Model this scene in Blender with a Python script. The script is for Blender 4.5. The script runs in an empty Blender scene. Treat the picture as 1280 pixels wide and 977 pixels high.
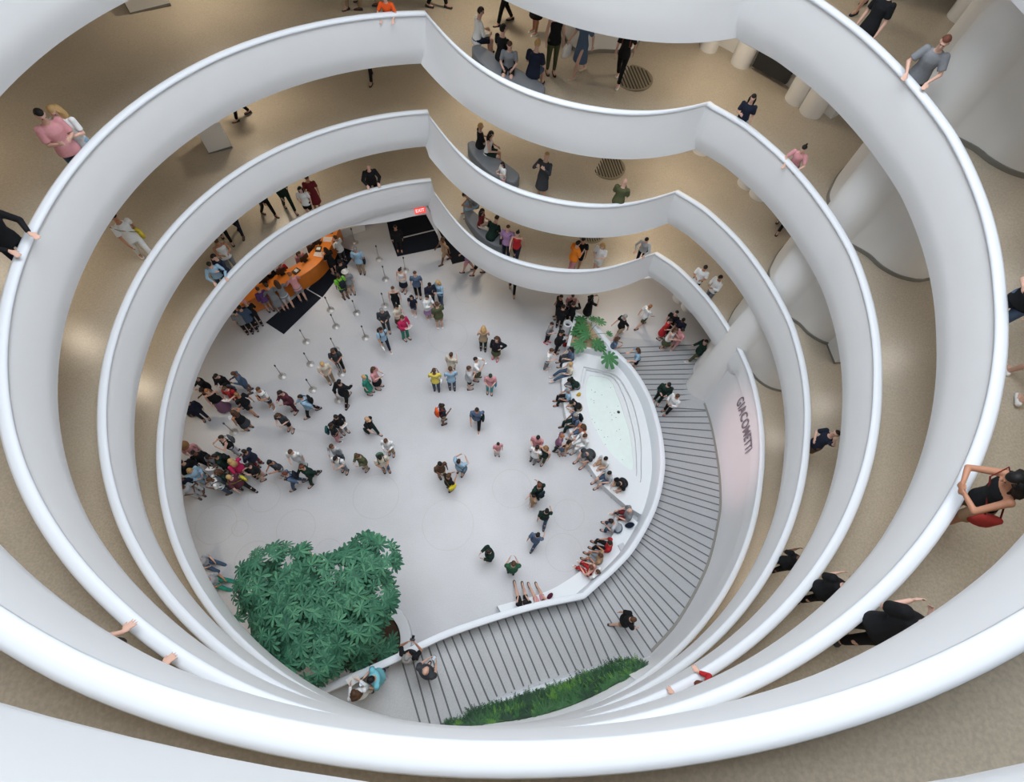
import bpy, bmesh, math, random
import numpy as np
from mathutils import Vector, Matrix
C = bpy.context.scene.collection
SC = bpy.context.scene
rnd = random.Random(7)

# ---------------------------------------------------------------- camera and rotunda calibration
F_PX = 643.300707; NX, NY = 595.685817, 805.598766
CX, CY, R0, RP, RQ, Z0, PP_, HB, DB, DCX, DCY = (0.0272771674, 0.581724060, 0.693041907, -0.0322364191,
    0.000571561642, 0.219806603, 0.253397502, 0.116766090, -0.00382955569, 0.00640065652, -0.00192777)
S = 13.2            # metres per unit
H = 20.6            # camera height above the ground floor
PITCH = PP_ * S
CX *= S; CY *= S; DCX *= S; DCY *= S
ZREF = H - S * (1 - Z0)          # rail height at u = 2.5
BAND = HB * S
d = np.array([NX - 640, NY - 488.5, F_PX]); d /= np.linalg.norm(d)
up_ = np.array([0, -1, 0.0]); wy = up_ - d * (up_ @ d); wy /= np.linalg.norm(wy)
wx = np.cross(wy, -d)
RW = np.array([wx, wy, -d])      # rows: world axes in camera coordinates

def ray(px, py):
    v = RW @ np.array([px - 640, py - 488.5, F_PX]); return v / -v[2]
def G(px, py, z=0.0):
    """point of the plane at height z that the photo shows at this pixel"""
    v = ray(px, py); return Vector((v[0] * (H - z), v[1] * (H - z), z))
def centre(u): return CX + DCX * (u - 2.5), CY + DCY * (u - 2.5)
def rail_z(u): return ZREF + PITCH * (u - 2.5)
BT_A = [-.0345, -.028, -.0245, -.017, -.010, .003, .018, .030, .043, .058, .070, .090, .100, .110, .118, .1215, .129, .1325]
BT_R = [.730, .600, .576, .520, .498, .462, .443, .434, .431, .433, .446, .474, .489, .534, .558, .590, .656, .722]
BB_A = [-.0385, -.030, -.0262, -.023, -.010, -.004, .003, .021, .034, .045, .063, .078, .089, .100, .107, .116, .122, .129, .1315, .1355]
BB_R = [.730, .586, .562, .542, .489, .476, .461, .434, .431, .431, .431, .446, .466, .485, .503, .547, .572, .625, .659, .722]
DV_A = [-.5, -.44, -.40, -.35, -.30, -.25, -.20, -.14, -.09, -.034, .132, .150, .180, .210, .235, .27, .30, .36, .42, .46, .5]
DV_R = [.001, .002, -.001, -.001, -.003, -.003, .001, .003, -.001, -.004, -.030, -.014, -.004, .001, .006, .003, -.001, 0, .000, .001, .001]
def smooth_bulge(A, Rr):
    P = np.array([(r * math.sin(a * 2 * math.pi), r * math.cos(a * 2 * math.pi)) for a, r in zip(A[1:-1], Rr[1:-1])])
    p0, p1 = P[0], P[-1]; e = (p1 - p0); Lc = np.linalg.norm(e); e /= Lc; nrm = np.array([-e[1], e[0]])
    t = (P - p0) @ e / Lc; y = (P - p0) @ nrm
    B = np.stack([t * (1 - t) * (t - .5) ** k for k in range(5)], 1)
    c = np.linalg.lstsq(B, y, rcond=None)[0]
    tt = np.linspace(-.10, 1.10, 90); yy = np.stack([tt * (1 - tt) * (tt - .5) ** k for k in range(5)], 1) @ c
    Q = p0 + tt[:, None] * e * Lc + yy[:, None] * nrm
    a = np.arctan2(Q[:, 0], Q[:, 1]) / (2 * np.pi); r = np.hypot(Q[:, 0], Q[:, 1])
    k = np.argsort(a); return list(a[k]), list(r[k])
BT_A, BT_R = smooth_bulge(BT_A, BT_R)
BB_A, BB_R = smooth_bulge(BB_A, BB_R)
def wrap(a): return (a + .5) % 1 - .5
def spiral_r(u, low=False):
    """plan radius of the parapet at turn u: outer edge of the rail, or the foot of the fascia when low"""
    a = wrap(-u); q = u - 2.5
    r = R0 + RP * q + RQ * q * q - (DB if low else 0)
    r += float(np.interp(a, DV_A, DV_R))
    if low and .13 < a < .2: r += .0
    if u > 5.2: r += .006 * math.exp(-((abs(a) - .5) / .028) ** 2)
    A, Rr = (BB_A, BB_R) if low else (BT_A, BT_R)
    if A[0] < a < A[-1]:
        r = min(r, float(np.interp(a, A, Rr)))
    return r * S
def pol(u, r, z):
    cx, cy = centre(u); t = -u * 2 * math.pi
    return Vector((cx + r * math.sin(t), cy + r * math.cos(t), z))
def ring(px, py, K, h=0.0, side=0):
    """point at height h above the ramp floor outside parapet K; also the turn there. side -1 / 1: left or right of the bulge"""
    v = ray(px, py); u = K + 0.0
    for _ in range(60):
        z = rail_z(u) - .95 + h
        X, Y = v[0] * (H - z), v[1] * (H - z)
        cx, cy = centre(u)
        a = math.atan2(X - cx, Y - cy) / (2 * math.pi)
        if side == -1 and a > .3: a -= 1
        if side == 1 and a < -.3: a += 1
        u = .5 * u + .5 * (K - a)
    return Vector((X, Y, z)), u
def cusp(K, low, sgn):
    """turn of the corner where bulge and circle meet on level K (sgn -1: the first corner, 1: the second)"""
    A, Rr = (BB_A, BB_R) if low else (BT_A, BT_R)
    lo, hi = ((-.06, .0) if sgn < 0 else (.09, .16))
    best = None
    for i in range(400):
        a = lo + (hi - lo) * i / 399; u = K - a; q = u - 2.5
        c = (R0 + RP * q + RQ * q * q - (DB if low else 0) + float(np.interp(a, DV_A, DV_R)))
        b = float(np.interp(a, A, Rr, left=9, right=9)); e = abs(b - c)
        if best is None or e < best[0]: best = (e, a)
    return best[1]
CUSP = {K: (cusp(K, False, -1), cusp(K, False, 1), cusp(K, True, -1), cusp(K, True, 1)) for K in range(0, 8)}
def warp(u):
    """how much further round the foot of the fascia lies, so that its corners meet the corners of the rail"""
    a = wrap(-u); K = int(round(u + a)); c = CUSP.get(K, CUSP[3])
    return float(np.interp(a, [-.12, c[0], .05, c[1], .22], [0, c[2] - c[0], 0, c[3] - c[1], 0]))

# ---------------------------------------------------------------- materials
_m = {}
def lin(c): 
    c = c / 255.0
    return c / 12.92 if c <= .04045 else ((c + .055) / 1.055) ** 2.4
def mat(name, rgb, rough=.6, noise=0.0, scale=8.0, metal=0.0, bump=0.0, spec=.5, emit=0.0, trans=0.0):
    if name in _m: return _m[name]
    m = bpy.data.materials.new(name); m.use_nodes = True
    nt = m.node_tree; b = nt.nodes['Principled BSDF']
    col = (lin(rgb[0]), lin(rgb[1]), lin(rgb[2]), 1)
    b.inputs['Base Color'].default_value = col
    b.inputs['Roughness'].default_value = rough
    b.inputs['Metallic'].default_value = metal
    b.inputs['Specular IOR Level'].default_value = spec
    if emit:
        b.inputs['Emission Color'].default_value = col; b.inputs['Emission Strength'].default_value = emit
    if trans: b.inputs['Transmission Weight'].default_value = trans
    if noise or bump:
        tc = nt.nodes.new('ShaderNodeTexCoord'); n = nt.nodes.new('ShaderNodeTexNoise')
        n.inputs['Scale'].default_value = scale; n.inputs['Detail'].default_value = 4
        nt.links.new(tc.outputs['Object'], n.inputs['Vector'])
        if noise:
            mx = nt.nodes.new('ShaderNodeMix'); mx.data_type = 'RGBA'
            mx.inputs[6].default_value = tuple(min(1, c * (1 - noise)) for c in col[:3]) + (1,)
            mx.inputs[7].default_value = tuple(min(1, c * (1 + noise)) for c in col[:3]) + (1,)
            nt.links.new(n.outputs['Fac'], mx.inputs[0]); nt.links.new(mx.outputs[2], b.inputs['Base Color'])
        if bump:
            bp = nt.nodes.new('ShaderNodeBump'); bp.inputs['Strength'].default_value = bump
            nt.links.new(n.outputs['Fac'], bp.inputs['Height']); nt.links.new(bp.outputs['Normal'], b.inputs['Normal'])
    _m[name] = m; return m
def cloth(rgb):
    g_ = sum(rgb) / 3; rgb = tuple(int((g_ + (c - g_) * .86) * .95) for c in rgb)
    return mat('cloth_%d_%d_%d' % tuple(rgb), rgb, .85, .12, 25, spec=.2)
def terrazzo(name, rgb, dark, speck, rough, circles=()):
    """polished terrazzo: speckle, soft clouding and, on the ground floor, the thin brass circles let into it"""
    m = bpy.data.materials.new(name); m.use_nodes = True; nt = m.node_tree; L = nt.links; b = nt.nodes['Principled BSDF']
    tc = nt.nodes.new('ShaderNodeTexCoord')
    def noise(sc, det):
        n = nt.nodes.new('ShaderNodeTexNoise'); n.inputs['Scale'].default_value = sc; n.inputs['Detail'].default_value = det
        L.new(tc.outputs['Object'], n.inputs['Vector']); return n
    n1, n2 = noise(.35, 5), noise(28, 3)
    r1 = nt.nodes.new('ShaderNodeMapRange'); r1.inputs[1].default_value = .35; r1.inputs[2].default_value = .65
    L.new(n1.outputs['Fac'], r1.inputs[0])
    mx = nt.nodes.new('ShaderNodeMix'); mx.data_type = 'RGBA'
    mx.inputs[6].default_value = tuple(lin(c) for c in dark) + (1,); mx.inputs[7].default_value = tuple(lin(c) for c in rgb) + (1,)
    L.new(r1.outputs[0], mx.inputs[0])
    r2 = nt.nodes.new('ShaderNodeMapRange'); r2.inputs[1].default_value = .35; r2.inputs[2].default_value = .65
    r2.inputs[3].default_value = 1 - speck; r2.inputs[4].default_value = 1 + speck
    L.new(n2.outputs['Fac'], r2.inputs[0])
    mul = nt.nodes.new('ShaderNodeVectorMath'); mul.operation = 'SCALE'
    L.new(mx.outputs[2], mul.inputs[0]); L.new(r2.outputs[0], mul.inputs['Scale'])
    out = mul.outputs[0]
    for (x, y, r) in circles:
        di = nt.nodes.new('ShaderNodeVectorMath'); di.operation = 'DISTANCE'; di.inputs[1].default_value = (x, y, 0)
        L.new(tc.outputs['Object'], di.inputs[0])
        s = nt.nodes.new('ShaderNodeMath'); s.operation = 'SUBTRACT'; s.inputs[1].default_value = r; L.new(di.outputs['Value'], s.inputs[0])
        ab = nt.nodes.new('ShaderNodeMath'); ab.operation = 'ABSOLUTE'; L.new(s.outputs[0], ab.inputs[0])
        lt = nt.nodes.new('ShaderNodeMath'); lt.operation = 'LESS_THAN'; lt.inputs[1].default_value = .014; L.new(ab.outputs[0], lt.inputs[0])
        fa = nt.nodes.new('ShaderNodeMath'); fa.operation = 'MULTIPLY'; fa.inputs[1].default_value = .22; L.new(lt.outputs[0], fa.inputs[0])
        m2 = nt.nodes.new('ShaderNodeMix'); m2.data_type = 'RGBA'; m2.inputs[7].default_value = (.28, .24, .17, 1)
        L.new(fa.outputs[0], m2.inputs[0]); L.new(out, m2.inputs[6]); out = m2.outputs[2]
    L.new(out, b.inputs['Base Color']); b.inputs['Roughness'].default_value = rough
    _m[name] = m; return m
M_WHITE = mat('plaster_white', (232, 234, 237), .55, .02, 1.2, spec=.3)
M_RAIL = mat('rail_white', (214, 219, 226), .45, spec=.3)
M_WALL = mat('wall_plaster', (232, 232, 232), .7, .02, 1.0, spec=.2)
M_CEIL = mat('ceiling_plaster', (222, 220, 214), .8)
M_POOLW = mat('pool_white', (214, 217, 220), .5, spec=.3)
M_JOINT = mat('dark_joint', (92, 94, 96), .7)
M_BASE = mat('baseboard_grey', (128, 126, 120), .6)
M_SKIN = mat('skin_light', (204, 164, 146), .55, .06, 12, spec=.35)
M_SKIN2 = mat('skin_tan', (176, 126, 100), .55, .06, 12, spec=.35)
M_SKIN3 = mat('skin_deep', (112, 76, 58), .55, .06, 12, spec=.35)

# ---------------------------------------------------------------- mesh helpers
def mesh_obj(name, V, F, m=None, parent=None, smooth=False):
    me = bpy.data.meshes.new(name); me.from_pydata([tuple(v) for v in V], [], F); me.update()
    if m: me.materials.append(m)
    if smooth: me.polygons.foreach_set('use_smooth', [True] * len(me.polygons))
    o = bpy.data.objects.new(name, me); C.objects.link(o)
    if parent: o.parent = parent
    return o
def tag(o, label=None, cat=None, group=None, kind=None):
    if label: o['label'] = label
    if cat: o['category'] = cat
    if group: o['group'] = group
    if kind: o['kind'] = kind
    return o
def empty(name, loc=(0, 0, 0), rz=0.0, label=None, cat=None, group=None):
    o = bpy.data.objects.new(name, None); C.objects.link(o); o.location = loc; o.rotation_euler = (0, 0, rz)
    o.empty_display_size = .1
    return tag(o, label, cat, group)
class MB:
    """collects shapes, links them as one mesh object"""
    def __init__(s): s.V = []; s.F = []
    def add(s, V, F):
        k = len(s.V); s.V += [Vector(v) for v in V]; s.F += [tuple(i + k for i in f) for f in F]; return s
    def box(s, c, size, rot=None):
        x, y, z = [q / 2 for q in size]; c = Vector(c)
        V = [Vector((a * x, b * y, e * z)) for a in (-1, 1) for b in (-1, 1) for e in (-1, 1)]
        if rot is not None: V = [rot @ v for v in V]
        return s.add([v + c for v in V], [(0, 1, 3, 2), (4, 6, 7, 5), (0, 4, 5, 1), (2, 3, 7, 6), (0, 2, 6, 4), (1, 5, 7, 3)])
    def loft(s, rings, closed=True, cap=True):
        k = len(rings[0]); V = [p for r in rings for p in r]; F = []
        for i in range(len(rings) - 1):
            for j in range(k if closed else k - 1):
                a, b = i * k + j, i * k + (j + 1) % k
                F.append((a, b, b + k, a + k))
        if cap and closed:
            F.append(tuple(reversed(range(k)))); F.append(tuple(range((len(rings) - 1) * k, len(rings) * k)))
        return s.add(V, F)
    def cone(s, p0, p1, r0, r1, n=12):
        p0, p1 = Vector(p0), Vector(p1); w = (p1 - p0)
        if w.length < 1e-6: return s
        w.normalize(); q = Vector((1, 0, 0)) if abs(w.x) < .9 else Vector((0, 1, 0))
        x = w.cross(q).normalized(); y = w.cross(x)
        return s.loft([[p + (x * math.cos(t) + y * math.sin(t)) * r for t in [2 * math.pi * i / n for i in range(n)]] for p, r in ((p0, r0), (p1, r1))])
    def tube(s, pts, rs, n=8):
        if not hasattr(rs, '__len__'): rs = [rs] * len(pts)
        pts = [Vector(p) for p in pts]; rings = []; prev = None
        for i, p in enumerate(pts):
            w = (pts[min(i + 1, len(pts) - 1)] - pts[max(i - 1, 0)]).normalized()
            if prev is None:
                q = Vector((0, 0, 1)) if abs(w.z) < .9 else Vector((1, 0, 0)); x = w.cross(q).normalized()
            else: x = (prev - w * prev.dot(w)).normalized()
            prev = x; y = w.cross(x)
            rings.append([p + (x * math.cos(t) + y * math.sin(t)) * rs[i] for t in [2 * math.pi * j / n for j in range(n)]])
        return s.loft(rings)
    def ell(s, c, r, rot=None, n=12, m=8):
        c = Vector(c); V = []; F = []
        for i in range(1, m):
            f = math.pi * i / m
            for j in range(n):
                t = 2 * math.pi * j / n
                V.append(Vector((r[0] * math.sin(f) * math.cos(t), r[1] * math.sin(f) * math.sin(t), r[2] * math.cos(f))))
        V += [Vector((0, 0, r[2])), Vector((0, 0, -r[2]))]
        for i in range(m - 2):
            for j in range(n):
                a, b = i * n + j, i * n + (j + 1) % n; F.append((a, a + n, b + n, b))
        T, B = (m - 1) * n, (m - 1) * n + 1
        for j in range(n):
            F.append((T, j, (j + 1) % n)); F.append((B, (m - 2) * n + (j + 1) % n, (m - 2) * n + j))
        if rot is not None: V = [rot @ v for v in V]
        return s.add([v + c for v in V], F)
    def lathe(s, prof, c=(0, 0, 0), n=24):
        c = Vector(c)
        return s.loft([[c + Vector((r * math.cos(t), r * math.sin(t), z)) for t in [2 * math.pi * j / n for j in range(n)]] for r, z in prof], cap=True)
    def prism(s, pts, z0, z1):
        """outline of (x, y) points lifted from z0 to z1; z may be a number or a list"""
        n = len(pts); a = z0 if hasattr(z0, '__len__') else [z0] * n; b = z1 if hasattr(z1, '__len__') else [z1] * n
        V = [Vector((p[0], p[1], a[i])) for i, p in enumerate(pts)] + [Vector((p[0], p[1], b[i])) for i, p in enumerate(pts)]
        F = [(i, (i + 1) % n, (i + 1) % n + n, i + n) for i in range(n)] + [tuple(reversed(range(n))), tuple(range(n, 2 * n))]
        return s.add(V, F)
    def build(s, name, m=None, parent=None, smooth=False, bevel=0.0):
        o = mesh_obj(name, s.V, s.F, m, parent, smooth)
        bm = bmesh.new(); bm.from_mesh(o.data); bmesh.ops.recalc_face_normals(bm, faces=bm.faces)
        bm.to_mesh(o.data); bm.free()
        if bevel:
            b = o.modifiers.new('bevel', 'BEVEL'); b.width = bevel; b.segments = 2; b.limit_method = 'ANGLE'
        return o
def smooth_path(pts, n):
    """Catmull-Rom through the points, n samples in all"""
    P = [Vector(p) for p in pts]; P = [P[0] * 2 - P[1]] + P + [P[-1] * 2 - P[-2]]
    k = len(P) - 3; out = []
    for i in range(n):
        t = i / (n - 1) * k; j = min(int(t), k - 1); t -= j
        a, b, c, e = P[j:j + 4]
        out.append(.5 * ((2 * b) + (c - a) * t + (2 * a - 5 * b + 4 * c - e) * t * t + (3 * b - a - 3 * c + e) * t ** 3))
    return out
def auto_smooth(o, ang=35):
    me = o.data; me.polygons.foreach_set('use_smooth', [True] * len(me.polygons))
    bm = bmesh.new(); bm.from_mesh(me)
    for e in bm.edges:
        if len(e.link_faces) == 2 and e.calc_face_angle(0) > math.radians(ang): e.smooth = False
    bm.to_mesh(me); bm.free(); return o
# ================================================================ the building
def arc_us(u0, u1):
    """turn samples, denser on the bulge and exact at its two corners"""
    us = set(); n = int(math.ceil((u1 - u0) * 220))
    for i in range(n + 1): us.add(round(u0 + (u1 - u0) * i / n, 5))
    for k in range(0, 8):
        for a_ in CUSP[k][:2]:
            if u0 < k - a_ < u1: us.add(k - a_)
        for A in (BT_A,):
            for i in range(len(A) - 1):
                for t in (0,):
                    u = k - (A[i] * (1 - t) + A[i + 1] * t)
                    if u0 < u < u1: us.add(round(u, 5))
    return sorted(us)
UTOP = 6.12
WALL_R = 15.6
def strip_obj(name, us, prof, m, ang=35):
    """sweep a profile along the spiral: prof(u) -> list of (radius, z)"""
    V = []; F = []; k = None
    for u in us:
        p = prof(u); k = len(p); w = warp(u); V += [pol(u - (q[2] if len(q) > 2 else 0) * w, q[0], q[1]) for q in p]
    for i in range(len(us) - 1):
        for j in range(k - 1): F.append((i * k + j, i * k + j + 1, (i + 1) * k + j + 1, (i + 1) * k + j))
    o = mesh_obj(name, V, F, m); auto_smooth(o, ang); return o
def rT(u): return spiral_r(u)
def rB(u): return spiral_r(u, True)
def p_parapet(u):
    a, b, z = rT(u), rB(u - warp(u)), rail_z(u)
    if u < .775: return [(a - .09, z - .90), (a - .10, z - .90), (a - .11, z - .89), (a - .12, z - .88), (a - .15, z - .10), (a - .15, z - .06), (a - .02, z - .06), (a - .02, z - .10), (a - .02, z - .96)]
    return [(b + .16, z - BAND + .02, 1), (b, z - BAND, 1), (b * .35 + (a - .14) * .65, z - BAND * .80, .6), (a - .135, z - .95, .35), (a - .15, z - .10), (a - .15, z - .06), (a - .02, z - .06), (a - .02, z - .10), (a - .02, z - .96)]
def p_rail(u):
    a, z = rT(u), rail_z(u)
    return [(a - .15, z - .11), (a - .185, z - .085), (a - .19, z - .05), (a - .17, z - .015), (a - .12, z), (a - .06, z), (a - .015, z - .015), (a, z - .05), (a - .005, z - .09), (a - .03, z - .11)]
LEVELS = [('ground', .50, 1.034), ('first', 1.034, 2.034), ('second', 2.034, 3.034), ('third', 3.034, 4.034), ('fourth', 4.034, 5.034), ('fifth', 5.034, UTOP)]
M_RAMPF = terrazzo('ramp_terrazzo', (186, 176, 160), (174, 164, 148), .10, .32)
M_GROUNDF = terrazzo('ground_terrazzo', (185, 185, 188), (174, 174, 177), .05, .42,
    circles=[tuple(G(*c)[:2]) + (r,) for c, r in (((711, 643), .62), ((370, 660), .72), ((318, 700), .70), ((330, 620), .62), ((270, 655), .75), ((410, 690), .5), ((585, 365), .62), ((300, 660), .3), ((705, 690), .72), ((470, 620), .9), ((560, 655), 1.0), ((560, 420), .9), ((640, 610), .8))])
for nm, u0, u1 in LEVELS:
    us = arc_us(u0, u1)
    tag(strip_obj('wall_parapet_' + nm, us, p_parapet, M_WHITE), kind='structure')
    tag(strip_obj('trim_rail_' + nm, us, p_rail, M_RAIL, 50), kind='structure')
    tag(strip_obj('floor_ramp_' + nm, us, lambda u: [(rT(u) - .05, rail_z(u) - .95), (rT(u) + 2, rail_z(u) - .95), (WALL_R, rail_z(u) - .95)], M_RAMPF), kind='structure')
    tag(strip_obj('ceiling_' + nm, us, lambda u: [(rB(u) + .01, rail_z(u) - BAND), (rB(u) + 2, rail_z(u) - BAND), (WALL_R, rail_z(u) - BAND + .1)], M_CEIL), kind='structure')
# rounded end caps of the spiral at its two ends
for u in (.50, UTOP):
    V = [pol(u, q[0], q[1]) for q in p_parapet(u)]
    tag(mesh_obj('wall_parapet_end', V, [tuple(range(len(V)))], M_WHITE), kind='structure')
# ground slab, outer drum, roof ring with the opening of the skylight
mb = MB(); N = 96
ctr = Vector((CX, CY, 0))
mb.lathe([(0.01, -.3), (WALL_R + .2, -.3), (WALL_R + .2, 0), (0.01, 0)], ctr, 96)
tag(mb.build('floor', M_GROUNDF), kind='structure')
ZR = 24.6
mb = MB(); mb.loft([[ctr + Vector((r * math.cos(2 * math.pi * j / N), r * math.sin(2 * math.pi * j / N), z)) for j in range(N)] for r, z in ((WALL_R - .02, -.05), (WALL_R - .02, ZR), (WALL_R + .3, ZR), (WALL_R + .3, -.05))], cap=False)
tag(auto_smooth(mb.build('wall_drum', M_WALL)), kind='structure')
mb = MB(); mb.loft([[ctr + Vector((r * math.cos(2 * math.pi * j / N), r * math.sin(2 * math.pi * j / N), z)) for j in range(N)] for r, z in ((9.4, ZR), (WALL_R + .3, ZR), (WALL_R + .3, ZR + .3), (9.4, ZR + .3), (9.4, ZR))], cap=False)
tag(auto_smooth(mb.build('ceiling_skylight_ring', M_CEIL)), kind='structure')

# ---- stair core: door slab, round column nose and curved wall, rising through every level
def gp(px, py, z): v = G(px, py, z); return (v.x, v.y)
core = [gp(1200 / 6.978 + 740, 215 / 6.978 + 380, .1)]
core = [(13.9, 15.0), (12.6, 13.9), (11.4, 12.6)] + [gp(x / 6.978 + 740, y / 6.978 + 380, .15) for x, y in
        ((1010, 370), (950, 430), (905, 510), (884, 560), (884, 612), (850, 645), (825, 680), (820, 715), (838, 768), (880, 815), (930, 840), (970, 850))]
core += [(10.62, 9.18), (10.82, 8.86), (11.1, 8.6), (11.45, 8.44), (11.95, 8.40), (12.9, 8.75), (14.2, 9.5), (15.2, 10.1)]
cp = [Vector((x, y, 0)) for x, y in core]
sm = smooth_path(cp[:8], 22)[:-1] + smooth_path(cp[7:15], 26)[:-1] + smooth_path(cp[14:], 24)
CORE = [(p.x, p.y) for p in sm]
mb = MB(); mb.prism(CORE, -.1, ZR)
tag(auto_smooth(mb.build('wall_core', M_WALL), 40), kind='structure')
def skirt(name, path, K, hgt=.10, off=.03, ground=None):
    """dark skirting that follows the sloping ramp floor along a plan path"""
    V = []; F = []; okp = []
    for i, (x, y) in enumerate(path):
        if ground is None:
            u = K + .0
            for _ in range(4):
                cx, cy = centre(u); a = math.atan2(x - cx, y - cy) / (2 * math.pi); u = K - a
            z = rail_z(u) - .95; okp.append(math.hypot(x - cx, y - cy) > rT(u) + .02)
        else: z = ground; okp.append(True)
        q = Vector(path[min(i + 1, len(path) - 1)]) - Vector(path[max(i - 1, 0)]); q.normalize()
        nx_, ny_ = q.y * off, -q.x * off
        V += [Vector((x - nx_ * -1, y - ny_ * -1, z)), Vector((x + nx_, y + ny_, z + hgt)), Vector((x, y, z + hgt))]
    for i in range(len(path) - 1):
        if not (okp[i] and okp[i + 1]): continue
        for j in range(2): F.append((i * 3 + j, i * 3 + j + 1, i * 3 + 4 + j, i * 3 + 3 + j))
    return tag(mesh_obj(name, V, F, M_BASE), kind='structure')
lv = {1: 'first', 2: 'second', 3: 'third', 4: 'fourth'}
for K in (1, 2, 3, 4): skirt('baseboard_core_' + lv[K], [(2 * 0 + x, y) for x, y in reversed(CORE)], K, off=-.035)
# ---- lift shaft wall with a rounded nose behind the bulge
nose = [(2.3, 20.0), (2.45, 18.6), (2.71, 17.98), (2.87, 17.24), (3.02, 16.88), (3.24, 16.70), (3.5, 16.70), (3.9, 16.85), (4.5, 16.92), (4.95, 16.99), (5.22, 17.4), (5.6, 18.4), (5.9, 20.0)]
nz = [(p.x, p.y) for p in smooth_path([Vector((x, y, 0)) for x, y in nose], 44)]
mb = MB(); mb.prism(nz, -.1, ZR); tag(auto_smooth(mb.build('wall_lift_shaft', M_WALL), 40), kind='structure')
for K in (1, 2, 3): skirt('baseboard_lift_' + lv[K], nz, K, off=.035)
# ---- wall of half-round pilasters
mb = MB(); out = []; inn = []
for i in range(16):
    a = .098 + .062 * i / 15; t = a * 2 * math.pi
    inn.append((CX + 12.75 * math.sin(t), CY + 12.75 * math.cos(t))); out.append((CX + 13.1 * math.sin(t), CY + 13.1 * math.cos(t)))
mb.prism(inn + out[::-1], -.1, ZR)
for (x, y, r) in ((8.68, 16.95, .34), (10.15, 15.3, .34), (10.52, 14.78, .36), (7.7, 17.6, .3)):
    mb.lathe([(r, -.1), (r, ZR)], (x, y, 0), 20)
tag(auto_smooth(mb.build('wall_pilaster', M_WALL), 40), kind='structure')
mb = MB(); mb.lathe([(.28, rail_z(3.8) - .96), (.28, rail_z(4.8))], (12.15, 13.85, 0), 20)
tag(auto_smooth(mb.build('column', M_WALL), 40), kind='structure')
mb = MB(); x, y = 9.45, 16.25
mb.box((x, y, rail_z(2.87) - .55), (1.25, .16, .5), Matrix.Rotation(-.78, 3, 'Z'))
tag(mb.build('trim_wall_vent', mat('dark_vent', (40, 40, 42), .6)), kind='structure')

# ---- the ground ramp with its inlaid joints, its low parapet and the tall lettered wall
IN = [((745, 404), -.0), ((769, 435), .08), ((793, 460), .2), ((813, 493), .32), ((824, 525), .42), ((830, 555), .5), ((831, 590), .6), ((821, 635), .73), ((796, 683), .9), ((773, 710), 1.0),
      ((751, 730), 1.08), ((731, 748), 1.20), ((671, 760.5), 1.5), ((619, 775.5), 1.8), ((565, 794), 2.15), ((531, 809), 2.35), ((491, 829), 2.6), ((431, 855.5), 2.9), ((380, 878), 3.1)]
OUT = [((905, 436), .0), ((880, 499), .25), ((890.5, 533), .36), ((899, 580), .5), ((902, 620), .63), ((899, 653), .74), ((884, 711), .95), ((850, 775), 1.2), ((810, 821), 1.45),
       ((765, 826.5), 1.65), ((715, 839), 1.88), ((665, 854), 2.1), ((627, 868), 2.28), ((590, 886), 2.45), ((540, 912), 2.68), ((500, 932), 2.85), ((430, 962), 3.1)]
# the inner line: foot of the parapet on the ramp side
inp = smooth_path([G(p[0], p[1], z + .9) for p, z in IN[:12]], 110)[:-1] + smooth_path([G(p[0], p[1], z + .9) for p, z in IN[11:]], 70)
outp = smooth_path([G(p[0], p[1], z) for p, z in OUT[1:9]], 110)[:-1] + smooth_path([G(p[0], p[1], z) for p, z in OUT[8:]], 70)
outp = [G(905, 436, 0)] + outp
def near(path, q):
    return min(range(len(path)), key=lambda i: (path[i].xy - q.xy).length)
PAIRS = [((777, 417), (868, 431), 13), ((817, 503), (880, 513), 4), ((828, 529), (892, 547), 3), ((831, 553), (897, 574.5), 2), ((832, 570), (900, 595), 3), ((832, 593), (900, 623), 4), ((826, 625), (895.4, 664.5), 2),
         ((821.6, 640), (889.7, 686), 3), ((813.7, 658.7), (879.7, 716), 2), ((806.6, 671), (870, 737.5), 2), ((796, 688), (856, 760), 5), ((773, 720), (822.5, 804.6), 2), ((757, 731), (804, 820), 3), ((733.7, 748), (761.6, 827.5), 2),
         ((711.5, 756), (739.4, 831.8), 3), ((676, 761.5), (708.3, 839.6), 5), ((621, 776), (653.9, 856), 5), ((565.4, 795.8), (599, 879.6), 6), ((499.5, 828), (530, 916), 0)]
def z_in(i): return inp[i].z - .9
pair = []
for a, b, n in PAIRS:
    # solve the height of each end along the two edges
    i = near(inp, G(a[0], a[1], .9)); 
    for _ in range(4): i = near(inp, G(a[0], a[1], inp[i].z))
    j = near(outp, G(b[0], b[1], .5))
    for _ in range(4): j = near(outp, G(b[0], b[1], outp[j].z))
    zz = outp[j].z if b[1] > 516 else (.30 if b[1] > 500 else .02)
    pair.append((i, j, n, G(b[0], b[1], zz)))
pair[0] = (near(inp, G(777, 415, .95)), 0, 13, G(868, 431, .02))
cor = [(0, -1.0)]
stat = []           # (inner index, outer index) as floats per joint
for k in range(len(pair) - 1):
    (i0, j0, n, q0), (i1, j1, _, q1) = pair[k], pair[k + 1]
    for t in range(n): stat.append((i0 + (i1 - i0) * t / n, j0 + (j1 - j0) * t / n, q0.lerp(q1, t / n)))
stat.append((pair[-1][0], pair[-1][1], pair[-1][3]))
def out_end(q, j):
    return q if q.y > outp[2].y - .2 else at_(outp, j)
def at_(path, f):
    i = int(max(0, min(len(path) - 2, math.floor(f)))); return path[i].lerp(path[i + 1], f - i)
def inner_pt(f):
    v = at_(inp, f).copy(); v.z -= .9; return v
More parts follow.
